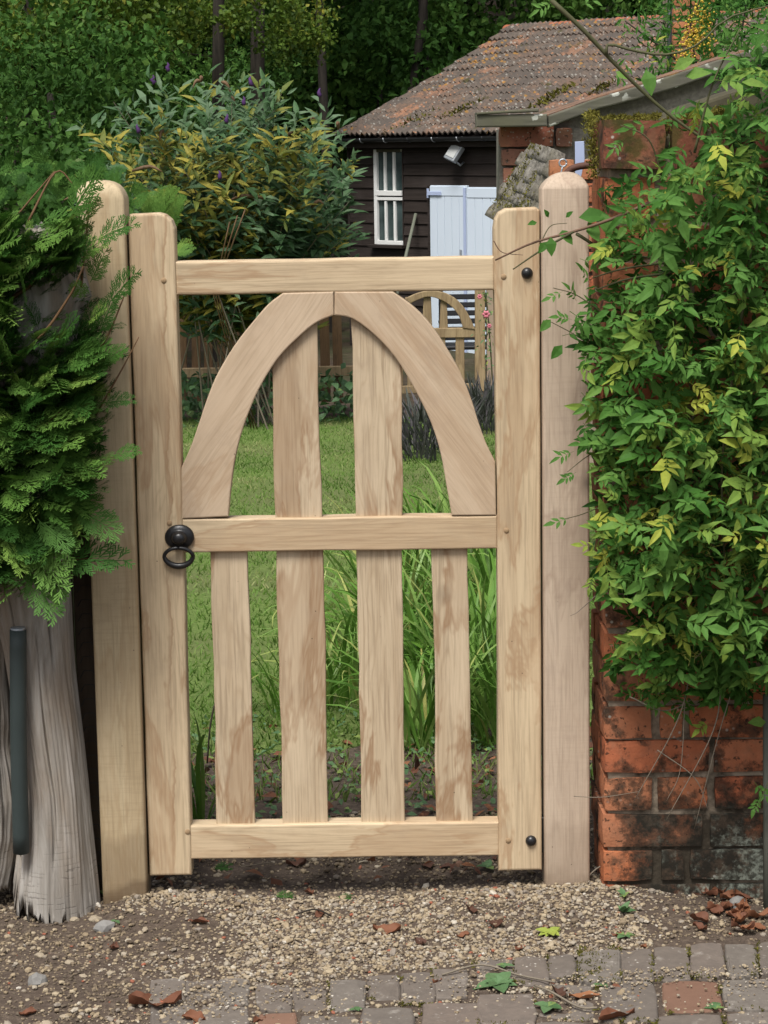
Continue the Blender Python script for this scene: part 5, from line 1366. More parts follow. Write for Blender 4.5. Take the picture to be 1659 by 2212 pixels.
o = link('fence_post', poly_px('fence_post', [(765, 600), (800, 600), (802, 872), (768, 872)], FY - .03, .12, .006), M_oldoak, ff)
fg = tag(empty('arched_gate', P(930, 862, FY)), 'smaller far off oak gate with rounded arch, before the pale blue shed doors', 'gate')
def fpoly(name, pts, Y, d, mat=M_oldoak, am=1.0):
    fr = [P(a, b, Y) for a, b in (waney(pts, am) if am else pts)]; c = sum(fr, Vector()) / len(fr)
    return link(name, prism(name, [v - c for v in fr], [v - c + Vector((0, d, 0)) for v in fr], .006, 2), mat, fg, Matrix.Translation(c))
fpoly('stile', [(1026, 622), (1048, 622), (1049, 845), (1026, 845)], FY, .07); fpoly('stile', [(806, 622), (829, 622), (829, 850), (806, 850)], FY, .07)
fpoly('rail', [(829, 711), (1026, 708), (1026, 729), (829, 732)], FY + .005, .05); fpoly('rail', [(829, 836), (1026, 828), (1026, 845), (829, 853)], FY + .005, .05)
oa = sm([(829, 720), (838, 690), (858, 660), (885, 640), (925, 628), (965, 634), (995, 655), (1015, 685), (1026, 712)], 22); ia = sm([(845, 712), (858, 684), (880, 660), (905, 647), (926, 641), (950, 647), (975, 662), (992, 684), (1000, 709)], 22)
fpoly('arch_brace', oa + ia[::-1], FY - .004, .05, M_oldoak, 0)
for (a, b) in ((872, 892), (912, 934), (949, 968)): fpoly('slat', [(a + 3, 642), (b - 3, 642), (b, 712), (a, 712)], FY + .02, .02)
for (a, b) in ((852, 870), (880, 900), (942, 962), (984, 1003)): fpoly('slat', [(a, 728), (b, 728), (b + 1, 842), (a, 842)], FY + .02, .02, M_oldoak, 2.5)
o = link('gate_post', poly_px('gate_post', [(1052, 600), (1085, 600), (1086, 872), (1052, 872)], FY - .02, .14, .008), simple('pinkish_grey_post', (.36, .27, .20), .85, .15, .2, 20))
tag(o, 'pale pinkish grey gate post at the far end of the lawn', 'gate post')
# black slatted chair seen through the far gate
ch = tag(empty('garden_chair', P(1010, 880, 15.6)), 'black slatted garden chair behind the far arched gate', 'chair')
bp = simple('black_plastic', (.010, .010, .011), .4, .4)
C0 = P(1008, 760, 15.7); zg = gz(0, 15.5)
for k in range(6): link('slat', box('slat', .46, .02, .05, .006), bp, ch, Matrix.Translation((C0.x, 15.9 + k * .015, zg + .48 + k * .075)) @ Matrix.Rotation(-.15, 4, 'X'))
link('seat', box('seat', .46, .44, .035, .01), bp, ch, Matrix.Translation((C0.x, 15.68, zg + .42)))
for sx_ in (-1, 1):
    for yy, h in ((15.48, .62), (15.9, .98)): link('leg', box('leg', .04, .04, h, .006), bp, ch, Matrix.Translation((C0.x + sx_ * .23, yy, zg + h / 2)))
    link('armrest', box('armrest', .05, .46, .03, .008), bp, ch, Matrix.Translation((C0.x + sx_ * .23, 15.69, zg + .63)))

# ================================================================== plants in the garden
# butterfly bush
bz = gz(0, 12.3)
bud = tag(empty('butterfly_bush', (-1.0, 12.3, bz)), 'tall butterfly bush with yellowing leaves and purple flower tips behind the gate', 'bush')
pos, dirs, nrm, size, tint, wh = [], [], [], [], [], []
BPOLY = [(170, 250), (250, 190), (320, 170), (430, 175), (520, 160), (620, 200), (700, 220), (745, 290), (770, 340), (760, 470), (790, 520), (770, 560), (420, 600), (200, 560), (160, 420)]
stems = []
for k in range(230):
    while True:
        a, b = random.uniform(165, 775), random.uniform(160, 520)
        if in_poly(np.array([a]), np.array([b]), BPOLY)[0]: break
    Y = random.uniform(11.3, 13.2)
    tip = P(a, b, Y)
    base = Vector((-1.05 + random.gauss(0, .30), 12.5 + random.gauss(0, .25), bz))
    mid = base.lerp(tip, .55) + Vector((0, 0, .25))
    stems.append((base, mid, tip))
    cv = spline([base, mid, tip], 30)
    for q in range(9 if Y < 12.4 else 7):
        pass
    for i in range(9, 31):
        p = cv[i]; ax_ = (cv[min(i + 1, 30)] - cv[i - 1]).normalized()
        for sgn in (1, -1):
            if random.random() < .1: continue
            side = ax_.cross(Vector((random.gauss(0, .5), random.gauss(0, .5), 1))).normalized() * sgn
            d = side * .9 + ax_ * .5 + Vector((0, -.15, -.15 if i < 24 else .25))
            zz = p.z; f = (zz - 0.9) / 1.5
            hgt = random.gauss(.38 - .0 * f, .10)
            ypx = project(np.array([p[:]]))[1][0]
            if ypx > 290: hgt = random.uniform(.62, .95) if random.random() <   .34 + 1.1 * fbm(p.x * 2.2, p.z * 2.2, p.y) else random.uniform(.08, .48)
            elif random.random() < .12: hgt = random.uniform(.6, .85)
            pos.append(p + Vector((random.gauss(0, .03), random.gauss(0, .03), random.gauss(0, .03)))); dirs.append(d); nrm.append((random.gauss(0, .35), -.5, .75)); size.append(random.uniform(.10, .17)); tint.append(min(1, max(0, hgt))); wh.append(random.randrange(3))
O = np.array(pos); T = frames(np.array(dirs, float), np.array(nrm, float), np.array(size))
foliage(bud, LANCE, np.array(wh), T, O, np.array(tint), M_bud, 300, 'leaf', 'leaves')
bs = [tube_arrays(spline(s, 10), [.008 * (1 - .75 * k / 10) for k in range(11)], 5, False) for s in stems[::6]]
link('stems', tubes_mesh('stems', bs), M_twig, bud)
for k in range(3):
    link('stem', tube('stem', [Vector((-1.0 + k * .02, 12.0, bz)), P(462 + k * 5, 640, 11.6), P(478 + k * 6, 560, 11.4), P(496 + k * 17, 480 - k * 14, 11.2)], .005, 6), M_fence, bud)
for i, (a, b) in enumerate(((298, 288), (331, 182), (490, 266), (527, 228), (690, 210), (363, 155), (541, 185), (475, 388))):
    c = P(a, b, 11.15); pts = [c + Vector((random.gauss(0, .006) , 0, .065 * u)) for u in np.linspace(0, 1, 5)]
    link('flower_spike', tube('flower_spike', pts, [.010, .016, .014, .009, .003], 7), M_purple, bud)
for i in range(26):
    s = random.choice(stems); c = s[2]; d = Vector((random.gauss(0, .5), -.2, random.uniform(-.2, .6)))
    link('seed_head', tube('seed_head', spline([c, c + d * .12, c + d * .2 + Vector((0, 0, -.06))], 6), [.008, .014, .016, .014, .011, .007, .003], 5), M_fence, bud)

# arching strap-leaved clumps inside the gate
def clump(name, cx, cy, n, L, lab, spread, seedt, parts=150, lean=(0, 0)):
    r = tag(empty(name, (cx, cy, gz(cx, cy))), lab, 'plant', 'strap leaved clumps inside the gate')
    pos, T, tt, wh = [], [], [], []
    for k in range(n):
        an = random.uniform(0, 2 * PI); rr_ = spread * math.sqrt(random.random())
        x, y = cx + rr_ * math.cos(an), cy + rr_ * math.sin(an) * 1.2
        an2 = an + random.gauss(0, .7); s = L * random.uniform(.6, 1.1)
        Mx = Matrix.Rotation(an2, 3, 'Z') @ Matrix.Rotation(random.gauss(.0 + lean[0], .18), 3, 'Y') @ Matrix.Rotation(random.gauss(0, .2), 3, 'X') * s
        pos.append((x, y, gz(x, y) - .01)); T.append(np.array(Mx)); tt.append(min(1, max(0, random.gauss(seedt, .2)))); wh.append(random.randrange(5))
    foliage(r, STRAP, np.array(wh), np.array(T), np.array(pos), np.array(tt), M_strap, parts, 'leaf', 'leaves')
    return r
clump('strap_plant', .10, 1.38, 90, .44, 'nearest low arching clump of strap leaves, behind the lower middle slats', .10, .6, 60)
clump('strap_plant', .36, 1.36, 90, .46, 'arching strap leaved clump low down between the right slat and the stile', .10, .55, 50)
clump('strap_plant', .27, 1.75, 190, .60, 'large arching strap leaved clump close behind the right side of the gate', .15, .5, 130)
clump('strap_plant', .02, 2.35, 150, .50, 'arching strap leaved clump behind the middle slats of the gate', .14, .55, 90)
clump('strap_plant', .22, 3.3, 170, .62, 'tall strap leaved clump standing farther back along the lawn edge', .18, .55, 80)
clump('strap_plant', -.10, 1.95, 90, .42, 'lower arching strap leaved clump seen between the second and third slats', .12, .6, 60)
clump('strap_plant', .10, 2.9, 150, .60, 'dense strap leaved clump in the middle of the bed, behind the third slat', .16, .6, 70)
clump('strap_plant', .40, 3.9, 150, .66, 'tallest strap leaved clump at the back of the bed by the hanging stile', .16, .5, 50)
clump('strap_plant', -.27, 1.75, 40, .36, 'thin strap leaved tuft behind the gap between the first and second slats', .10, .6, 40)
clump('strap_plant', -.28, 3.0, 30, .42, 'sparse pale strap leaves rising from the lawn behind the second slat', .06, .85, 30)
clump('strap_plant', .42, 2.6, 140, .7, 'upright strap leaved clump beside the hanging stile', .12, .45, 60)
clump('strap_plant', -.475, .50, 16, .42, 'small sheaf of broad strap leaves just inside the latch side of the gate', .02, .5, 16)
# lavender bushes
def lavender(px, py, Y, w, h, lab, n=520):
    b = P(px, py, Y); zz = gz(b.x, Y)
    r = tag(empty('lavender', (b.x, Y, zz)), lab, 'shrub', 'grey lavender bushes by the lawn')
    th, rr_ = rng.uniform(0, 2 * PI, n), np.sqrt(rng.uniform(0, 1, n))
    O = np.stack([b.x + w * rr_ * np.cos(th), Y + w * rr_ * np.sin(th), zz + rng.uniform(.0, .6, n) * h], 1)
    d = np.stack([rr_ * np.cos(th) * .8 + rng.normal(0, .25, n), rr_ * np.sin(th) * .8, np.ones(n)], 1)
    T = frames(d, rng.normal(0, 1, (n, 3)), rng.uniform(.10, .22, n)); T[:, :, 1] *= .9
    foliage(r, [BLADE], np.zeros(n, int), T, O, rng.uniform(0, 1, n), M_lav, 0, 'sprig', 'foliage')
    return r
lavender(925, 1040, 9.6, .30, .55, 'dark grey lavender bush half hidden by the right arch of the gate')
lavender(1050, 980, 11.5, .26, .50, 'pale grey lavender bush at the foot of the far gate post')
# rose by the far gate post
rs = tag(empty('rose_bush', P(1062, 870, 13.2)), 'thin climbing rose with small pink flowers beside the far gate', 'rose')
link('stem', tube('stem', spline([P(1066, 870, 13.2), P(1060, 760, 13.2), P(1052, 660, 13.2), P(1044, 630, 13.2)], 10), .006, 6), M_stem, rs)
def flower(c, r):
    V = []
    for k in range(6):
        a = 2 * PI * k / 6; V.append(tube_arrays([c, c + Vector((math.cos(a) * r * .6, -r * .5, math.sin(a) * r * .6)), c + Vector((math.cos(a) * r, -r * .3, math.sin(a) * r))], [r * .2, r * .5, r * .1], 6))
    return tubes_mesh('flower', V)
for a, b, r_ in ((1036, 641, .022), (1050, 679, .034), (1057, 704, .02)): link('flower', flower(P(a, b, 13.1), r_), M_pink, rs)
n = 90; aa, bb = rng.normal(1055, 10, n), rng.uniform(628, 800, n)
O = np.array([P(a, b, 13.2 + random.uniform(-.1, .1))[:] for a, b in zip(aa, bb)])
foliage(rs, LANCE, rng.integers(0, 3, n), frames(rng.normal(0, 1, (n, 3)), rng.normal(0, .4, (n, 3)) + np.array([0, -.7, .5]), rng.uniform(.03, .06, n)), O, rng.uniform(.2, .9, n), M_weed, 40, 'leaf', 'leaves')
# undergrowth along the fence foot, and low ground plants in the bed
def ground_plant(x, y, n, s, lab, t=.4, mat=None, grp=None, up=.5, base=None, name='weed', cat='weed', parts=None):
    z0 = soil_z(x, y) if y < 1.2 else lawn_z(x, y)
    r = tag(empty(name, (x, y, z0)), lab, cat, grp)
    pos, dirs, tt = [], [], []
    for k in range(n):
        an = 2 * PI * k / n + random.gauss(0, .5)
        pos.append((x, y, z0 + .006)); dirs.append((math.cos(an), math.sin(an), up * random.uniform(.2, 1.4))); tt.append(min(1, max(0, random.gauss(t, .12))))
    foliage(r, base or BROAD, rng.integers(0, 2, n), frames(np.array(dirs), np.tile([0, -.15, 1.0], (n, 1)), rng.uniform(.45, 1.1, n) * s), np.array(pos), np.array(tt), mat or M_weed, parts or n, 'leaf', 'leaves')
    return r
n = 900; O = np.stack([rng.uniform(-2.2, -.05, n), rng.uniform(12.2, 13.6, n), rng.uniform(0, .38, n) ** 1.0], 1); O[:, 2] += np.array([gz(0, b) for b in O[:, 1]])
o = link('undergrowth', inst_multi('undergrowth', BROAD, rng.integers(0, 2, n), frames(rng.normal(0, 1, (n, 3)), rng.normal(0, .4, (n, 3)) + np.array([0, -.4, .8]), rng.uniform(.05, .11, n)), O, rng.uniform(.1, .7, n)), M_weed, kind='stuff')
n = 900; xx, yy = rng.uniform(-.6, .65, n), rng.uniform(.45, 1.8, n)
O = np.array([(a, b, gz(a, b) + .01 + rng.uniform(0, .04)) for a, b in zip(xx, yy)])
link('ground_cover', inst_multi('ground_cover', BROAD, rng.integers(0, 2, n), frames(rng.normal(0, 1, (n, 3)) * np.array([1, 1, .3]), rng.normal(0, .3, (n, 3)) + np.array([0, -.2, 1]), rng.uniform(.010, .030, n)), O, rng.uniform(.2, .8, n)), M_weed, kind='stuff')
n = 420; xx, yy = rng.uniform(-.6, .65, n), rng.uniform(.10, 1.9, n)
O = np.array([(a, b, (soil_z(a, b) if b < 1.2 else gz(a, b)) + .008 + rng.uniform(0, .012)) for a, b in zip(xx, yy)])
link('leaf_litter', inst_multi('leaf_litter', BROAD + LANCE, rng.integers(0, 5, n), frames(rng.normal(0, 1, (n, 3)) * np.array([1, 1, .3]), rng.normal(0, .45, (n, 3)) + np.array([0, 0, .9]), rng.uniform(.022, .06, n)), O, rng.uniform(.1, .9, n)), M_dry, kind='stuff')
O = blades(3600, (-.62, .66), (.75, 2.4), 0, lambda a, b: gz(a, b) - .01)
grass_obj('rough_grass', O, .02, .07, M_grass, .9, .7)
link('bare_twig', tube('bare_twig', spline([(-.475, .75, .10), (-.46, .72, .22), (-.43, .70, .34), (-.425, .70, .44)], 10), .0025, 5), M_twig)
tag(bpy.data.objects['bare_twig'], 'thin bare dark twig standing in the grass behind the first slat', 'twig')

# pyracantha and orange brick chimney stack behind the outbuilding
cs = tag(empty('chimney_stack', P(1475, 300, 8.0)), 'orange brick chimney stack rising behind the outbuilding roof', 'chimney')
a0, a1 = P(1457, -60, 8.0), P(1540, 260, 8.0)
link('mortar', box('mortar', a1.x - a0.x, .5, a0.z - a1.z + .4, 0, c=((a0.x + a1.x) / 2, 8.27, (a0.z + a1.z) / 2 - .2)), M_mortar, cs)
zc = a1.z; rw = 0
while zc < a0.z:
    xk = a0.x - .004 - (.06 if rw % 2 else 0)
    while xk < a1.x:
        w = .215; x0, x1 = max(xk, a0.x - .006), min(xk + w, a1.x + .006)
        if x1 - x0 > .03: link('brick', worn_brick(x1 - x0, .1, .063), M_brickor, cs, Matrix.Translation(((x0 + x1) / 2, 8.06, zc)))
        xk += w + .012
    zc += .075; rw += 1
o = link('drainpipe', tube('drainpipe', [P(1447, -40, 7.8), P(1446, 110, 7.8), P(1444, 240, 7.8)], .013, 10), M_gutter)
tag(o, 'dark vertical pipe standing in front of the orange chimney stack', 'pipe')
fy = tag(empty('firethorn', P(1480, 260, 7.2)), 'firethorn bush with clusters of yellow berries in front of the orange chimney', 'bush')
pos, dirs, size, tint, wh = [], [], [], [], []
for k in range(4200):
    a = random.gauss(1500, 75); b = random.uniform(-60, 240)
    if k % 3 == 0: a = random.uniform(1500, 1800)
    if b > 250 - (a - 1380) * .3 or a < 1330: continue
    if 1450 < a < 1508 and b < 140 and random.random() < .72: continue
    if a < 1420 and random.random() < .4 and not (30 < b < 75): continue
    pos.append(P(a, b, random.uniform(6.4, 7.5))); dirs.append((random.gauss(0, .6), -.4, random.gauss(.2, .6))); size.append(random.uniform(.03, .06)); tint.append(min(1, max(0, random.gauss(.28, .2)))); wh.append(random.randrange(3))
O = np.array(pos); n = len(O)
foliage(fy, LANCE, np.array(wh), frames(np.array(dirs), rng.normal(0, .5, (n, 3)) + np.array([0, -.6, .6]), np.array(size)), O, np.array(tint), M_jas, 220, 'leaf', 'leaves')
M_berry = simple('yellow_berry', (.62, .42, .05), .4, .35)
cl = []
for (a, b) in ((1508, 78), (1500, 92), (1515, 60), (1528, 40), (1490, 100), (1512, 22), (1500, 40), (1480, 120), (1420, 236), (1530, 90), (1488, 70)):
    n = 26; c = np.array(P(a, b, 6.5)); cl.append(c + rng.normal(0, .022, (n, 3)))
O = np.concatenate(cl); n = len(O)
link('berries', inst('berries', ICO, np.repeat(np.eye(3)[None] * .0062, n, 0), O, None, True), M_berry, fy, kind='stuff')
for ctrl in ([P(1560, 300, 7), P(1480, 150, 7), P(1350, 45, 7)], [P(1560, 300, 7), P(1500, 120, 7), P(1490, -40, 7)], [P(1600, 300, 7), P(1600, 100, 7), P(1620, -40, 7)]):
    link('stem', tube('stem', spline(ctrl, 10), [.008 * (1 - .06 * k) for k in range(11)], 6), M_trunk, fy)

# ================================================================== small things on the ground
def onsoil(px, py):
    v = hitz(px, py, .0); v.z = soil_z(v.x, v.y) if v.y > -3 else 0; return v
def deadleaf(px, py, s, ang, lab, grp, t=.5, curl=.5, z=.0, lobe=.2):
    bm = bmesh.new(); n, m = 13, 5; V = []
    c = onsoil(px, py) + Vector((0, 0, .004 + z)); sd = random.uniform(0, 50)
    for i in range(n):
        u = i / (n - 1); wdt = .30 * math.sin(PI * min(1, u * .96 + .03)) ** 1.1 * (1 + lobe * math.sin(u * 15 + sd)) + .006
        for j in range(m):
            q = (j / (m - 1) - .5) * 2
            z_ = curl * (.16 * q * q * (1 + .6 * math.sin(u * 7 + sd)) + .22 * (u - .5) ** 2 + .10 * fbm(u * 3 + sd, q * 2, sd))
            V.append(bm.verts.new(Vector(((u - .5), q * wdt + .10 * math.sin(u * 4 + sd), z_)) * s))
    for i in range(n - 1):
        for j in range(m - 1): bm.faces.new((V[i * m + j], V[(i + 1) * m + j], V[(i + 1) * m + j + 1], V[i * m + j + 1]))
    me = bm_mesh('dead_leaf', bm, True)
    at = me.attributes.new('tint', 'FLOAT', 'POINT'); at.data.foreach_set('value', np.full(len(me.vertices), t, dtype=np.float32))
    o = link('dead_leaf', me, M_dry); o.matrix_basis = Matrix.Translation(c) @ Matrix.Rotation(ang, 4, 'Z') @ Matrix.Rotation(random.uniform(-.3, .3), 4, 'X')
    tag(o, lab, 'dead leaf', grp); return o
deadleaf(336, 2178, .105, .2, 'large crumpled red brown dead leaf on the soil left of the paving', 'single fallen leaves', .45, .75, .004, .45)
deadleaf(836, 2008, .062, .1, 'boat shaped brown dead leaf in the middle of the gravel', 'single fallen leaves', .6, .8)
deadleaf(1262, 2163, .062, -.1, 'flat tan dead leaf lying on the paving bricks', 'single fallen leaves', .95, .5)
deadleaf(640, 1864, .05, .3, 'dull grey brown curled leaf on the soil below the bottom rail', 'single fallen leaves', .12, .9)
deadleaf(1332, 2205, .085, .4, 'curled red brown leaf at the bottom edge of the paving', 'single fallen leaves', .5, .8)
deadleaf(1210, 2160, .05, 1.2, 'dark shrivelled leaf on the paving beside the tan leaf', 'single fallen leaves', .05, 1.2)
SL_ = ['small curled brown leaf on the gravelly soil right of the blue grey stone', 'small brown leaf on the gravel just below the dull grey curled leaf', 'small brown leaf beside the short dark twig on the gravel', 'narrow dark leaf on the gravel right above the paving edge', 'dark curled leaf on the gravel left of the yellow green seedling', 'darkest shrivelled leaf where gravel meets the paving', 'small orange brown leaf on the paving left of the rosette weed', 'small brown leaf touching the yellow green seedling', 'small brown leaf at the foot of the sprouting weed', 'small tan leaf on the edge of the paving under the wall', 'brown leaf lying in the bottom left corner of the soil', 'brown leaf at the picture bottom on the left paving slab', 'tiny orange brown leaf on the worn left paving bricks', 'small dark leaf on the soil straight above the large crumpled leaf', 'small brown leaf on the gravel near the darkest shrivelled leaf', 'small brown leaf at the bottom edge between the left paving bricks', 'small brown leaf on the paving right of the flat tan leaf', 'small brown leaf on the paving above the rosette weed']
for (a, b, s, t), lab_ in zip([(430, 2000, .04, .35), (670, 1918, .035, .4), (690, 1975, .035, .3), (905, 2042, .04, .1), (1020, 1980, .04, .1), (1070, 2010, .05, .05), (945, 2128, .028, .6), (1180, 2015, .03, .5), (1335, 2028, .03, .5), (1390, 2048, .02, .7), (60, 2190, .035, .5), (420, 2210, .05, .6), (590, 2138, .02, .6), (245, 2046, .03, .2), (1000, 2030, .03, .6), (560, 2212, .03, .4), (1330, 2140, .025, .5), (1120, 2058, .03, .4)], SL_):
    deadleaf(a, b, s, random.uniform(0, 6), lab_, 'small fallen leaves', t, 1.0)
for k in range(34):
    a = random.gauss(1605, 45); b = random.gauss(1965, 34)
    if a < 1490 or b < 1918 or b > 2030: continue
    deadleaf(a, b, random.uniform(.035, .06), random.uniform(0, 6), 'red brown dead leaf in the drift at the foot of the brick wall', 'leaves drifted against the wall', random.uniform(.35, .8), random.uniform(.5, 1.3), random.uniform(0, .012))
def stone(name, px, py, sx_, sy_, sz_, mat, lab, grp=None, cat='stone'):
    bm = bmesh.new(); bmesh.ops.create_icosphere(bm, subdivisions=2, radius=1); sd = random.uniform(0, 90)
    for v in bm.verts: v.co = v.co * (1 + .35 * fbm(v.co.x * 1.3 + sd, v.co.y * 1.3, v.co.z * 1.3)); v.co = Vector((v.co.x * sx_, v.co.y * sy_, v.co.z * sz_))
    o = link(name, bm_mesh(name, bm), mat); o.matrix_basis = Matrix.Translation(onsoil(px, py) + Vector((0, 0, sz_ * .3))) @ Matrix.Rotation(random.uniform(-.5, .5), 4, 'Z'); tag(o, lab, cat, grp); return o
stone('stone', 225, 2000, .022, .018, .017, M_greystone, 'rough blue grey stone on the soil below the dead trunk')
stone('stone', 80, 2128, .021, .017, .018, M_greystone, 'rounded grey stone at the left edge of the soil')
stone('stone', 1592, 1960, .020, .018, .018, M_greystone, 'smooth grey stone among the dead leaves by the wall')
stone('brick_fragment', 993, 1866, .0095, .009, .009, M_paverred, 'small orange brick fragment on the gravel below the gate', None, 'brick fragment')
o = link('brick_fragment', box('brick_fragment', .085, .05, .045, .006, 2, .006), simple('yellowish_rubble', (.30, .22, .14), .9, .15, .4, 30, .5)); o.matrix_basis = Matrix.Translation(onsoil(1572, 1902) + Vector((0, 0, .02))) @ Matrix.Rotation(.5, 4, 'Z') @ Matrix.Rotation(.2, 4, 'Y')
tag(o, 'broken yellowish lump of rubble leaning against the foot of the brick wall', 'rubble')
for (a, b, s) in [(44, 1910, .012), (60, 1960, .013), (205, 1975, .016), (120, 1940, .02), (160, 1966, .012), (100, 2215, .016), (75, 2110, .012), (250, 2004, .011), (22, 1975, .01), (15, 2000, .01), (300, 1930, .008), (470, 1880, .011), (150, 2075, .012), (85, 2060, .012), (240, 2100, .01), (180, 2110, .009), (330, 2060, .009), (140, 2200, .012)]:
    stone('flint', a, b, s * .95, s * .7, s * .5, M_flint, 'small pale flint lying on the soil left of the gravel', 'flints on the soil')
def wq(px, py): v = hitz(px, py, 0); return v.x, v.y
ground_plant(*wq(1075, 2138), 15, .055, 'grey green rosette weed growing in the joint of the paving bricks', .45, up=.35)
ground_plant(*wq(1185, 2190), 9, .036, 'low round leaved weed on the paving below the rosette', .4, up=.2)
ground_plant(*wq(1188, 2024), 8, .032, 'bright yellow green seedling at the edge of the gravel', .98, up=.3)
ground_plant(*wq(1345, 1990), 9, .03, 'small bright green sprouting weed on the gravel in front of the wall', .5, up=1.6)
ground_plant(*wq(1348, 1965), 6, .022, 'tiny green sprig just behind the sprouting weed', .55, up=1.2)
ground_plant(*wq(1350, 2030), 5, .028, 'flat green weed leaf where gravel meets paving', .5, up=.2)
ground_plant(*wq(1300, 2134), 6, .02, 'tiny green seedling between paving bricks near the tan leaf', .5, up=.4)
ground_plant(*wq(1545, 2186), 6, .034, 'small green weed in the paving joint at the lower right', .45, up=.4)
ground_plant(*wq(770, 2192), 4, .022, 'tiny grey green weed in the gravel between the paving rows', .4, up=.3)
ground_plant(*wq(1090, 2100), 5, .02, 'little weed above the grey green rosette', .4, up=.4)
ground_plant(*wq(250, 1992), 5, .016, 'tiny green tuft beside the blue grey stone', .5, up=.5)
ground_plant(*wq(222, 1920), 6, .02, 'small green tuft at the foot of the dead trunk', .55, up=.8)
ground_plant(*wq(1052, 1872), 5, .03, 'small weed in the gravel behind the right stile', .4, up=.6)
for (a, b, an, s, lab) in ((482, 1870, .3, .07, 'torn green cypress spray lying on the soil below the gate'), (612, 1937, .2, .055, 'flat green cypress bit lying on the gravel at left'), (745, 1938, -.1, .045, 'little green cypress bit lying on the middle of the gravel')):
    v = onsoil(a, b); f = CON[1]; T = frames(np.array([[math.cos(an), math.sin(an), .02]]), np.array([[0, -.2, 1]]), [s])
    o = link('cypress_sprig', new_mesh('cypress_sprig', f[0] @ T[0].T, f[1], np.full(len(f[0]), .25)), M_con); o.location = v + Vector((-s * .4, 0, .008)); tag(o, lab, 'sprig')
for pts, r, lab in (([(640, 1982), (680, 1974), (715, 1982)], .0022, 'short dark twig lying on the left of the gravel'), ([(955, 2118), (1040, 2106), (1120, 2122), (1200, 2140)], .0022, 'long pale dry stalk lying across the paving bricks'), ([(1155, 2145), (1190, 2165), (1250, 2190), (1290, 2196)], .0026, 'thin brown twig lying on the paving beside the tan leaf'), ([(1262, 1925), (1285, 1900), (1300, 1890)], .0016, 'thin bent twig leaning at the foot of the right post'), ([(520, 1872), (590, 1866)], .0012, 'thin pale stalk on the soil under the bottom rail')):
    q = [onsoil(*p) + Vector((0, 0, .011 + .004 * (k % 2))) for k, p in enumerate(pts)]
    if 'leaning' in lab: q = [onsoil(1262, 1925) + Vector((0, 0, .005)), onsoil(1275, 1925) + Vector((.01, .0, .03)), onsoil(1285, 1925) + Vector((.03, 0, .05))]
    o = link('twig', tube('twig', spline(q, 12) if len(q) > 2 else q, r, 5), M_twig if 'dark' not in lab else M_trunk); tag(o, lab, 'twig')

# ================================================================== WOODLAND behind
def crown_mesh(seed, n, R, H, s0, s1, bases):
    r = np.random.default_rng(seed); cl = 26
    cc = r.normal(0, 1, (cl, 3)); cc = cc / np.linalg.norm(cc, axis=1, keepdims=True) * (r.uniform(.25, 1, cl) ** .6)[:, None]
    k = r.integers(0, cl, n)
    O = cc[k] + r.normal(0, .17, (n, 3))
    O = O * np.array([R, R, H])
    d = r.normal(0, 1, (n, 3)); d[:, 2] -= .35; nn = r.normal(0, .5, (n, 3)) + np.array([0, 0, .9])
    t = np.clip(r.normal(.45, .10, n) + (r.uniform(-.28, .28, cl))[k], 0, 1)
    return inst_multi('crown', bases, r.integers(0, len(bases), n), frames(d, nn, r.uniform(s0, s1, n)), O, t)
CR = [crown_mesh(3, 5200, 2.4, 1.9, .10, .2, BROAD), crown_mesh(4, 5200, 2.2, 2.2, .10, .19, BROAD + LANCE), crown_mesh(5, 5200, 2.7, 1.6, .10, .22, BROAD)]
for c in CR: c.materials.append(M_wood1)
CRY = crown_mesh(8, 1500, 1.0, .9, .10, .17, BROAD); CRY.materials.append(M_wood2)
def wtree(px, Y, h, rad, lean, lab, crowns, ymark=200):
    b = P(px, ymark, Y); z0 = gz(b.x, Y)
    r = tag(empty('woodland_tree', (b.x, Y, z0)), lab, 'tree', 'trees of the wood behind the garden')
    top = Vector((b.x + lean * h, Y, z0 + h)); base = Vector((b.x - lean * 1.5, Y, z0 - .3))
    cv = spline([base, base.lerp(top, .35) + Vector((random.uniform(-.15, .15), 0, 0)), base.lerp(top, .7) + Vector((random.uniform(-.25, .25), 0, 0)), top], 16)
    tb = [tube_arrays(cv, [rad * (1.25 if k == 0 else 1) * (1 - .75 * k / 16) for k in range(17)], 10, False)]
    for q in range(5):
        k = random.randint(6, 14); an = random.uniform(0, 2 * PI); L = random.uniform(1.0, 2.4)
        e = cv[k] + Vector((math.cos(an) * L, math.sin(an) * L * .6, random.uniform(.2, 1.2)))
        tb.append(tube_arrays(spline([cv[k], cv[k].lerp(e, .5) + Vector((0, 0, .2)), e], 8), [rad * .35 * (1 - .8 * j / 8) for j in range(9)], 6, False))
    link('trunk', tubes_mesh('trunk', tb), M_trunk, r)
    for (dx, dy, dz, m, s) in crowns:
        link('crown', m, None, r, Matrix.Translation((b.x + dx, Y + dy, z0 + dz)) @ Matrix.Rotation(random.uniform(0, 6.28), 4, 'Z') @ Matrix.Scale(s, 4))
    return r
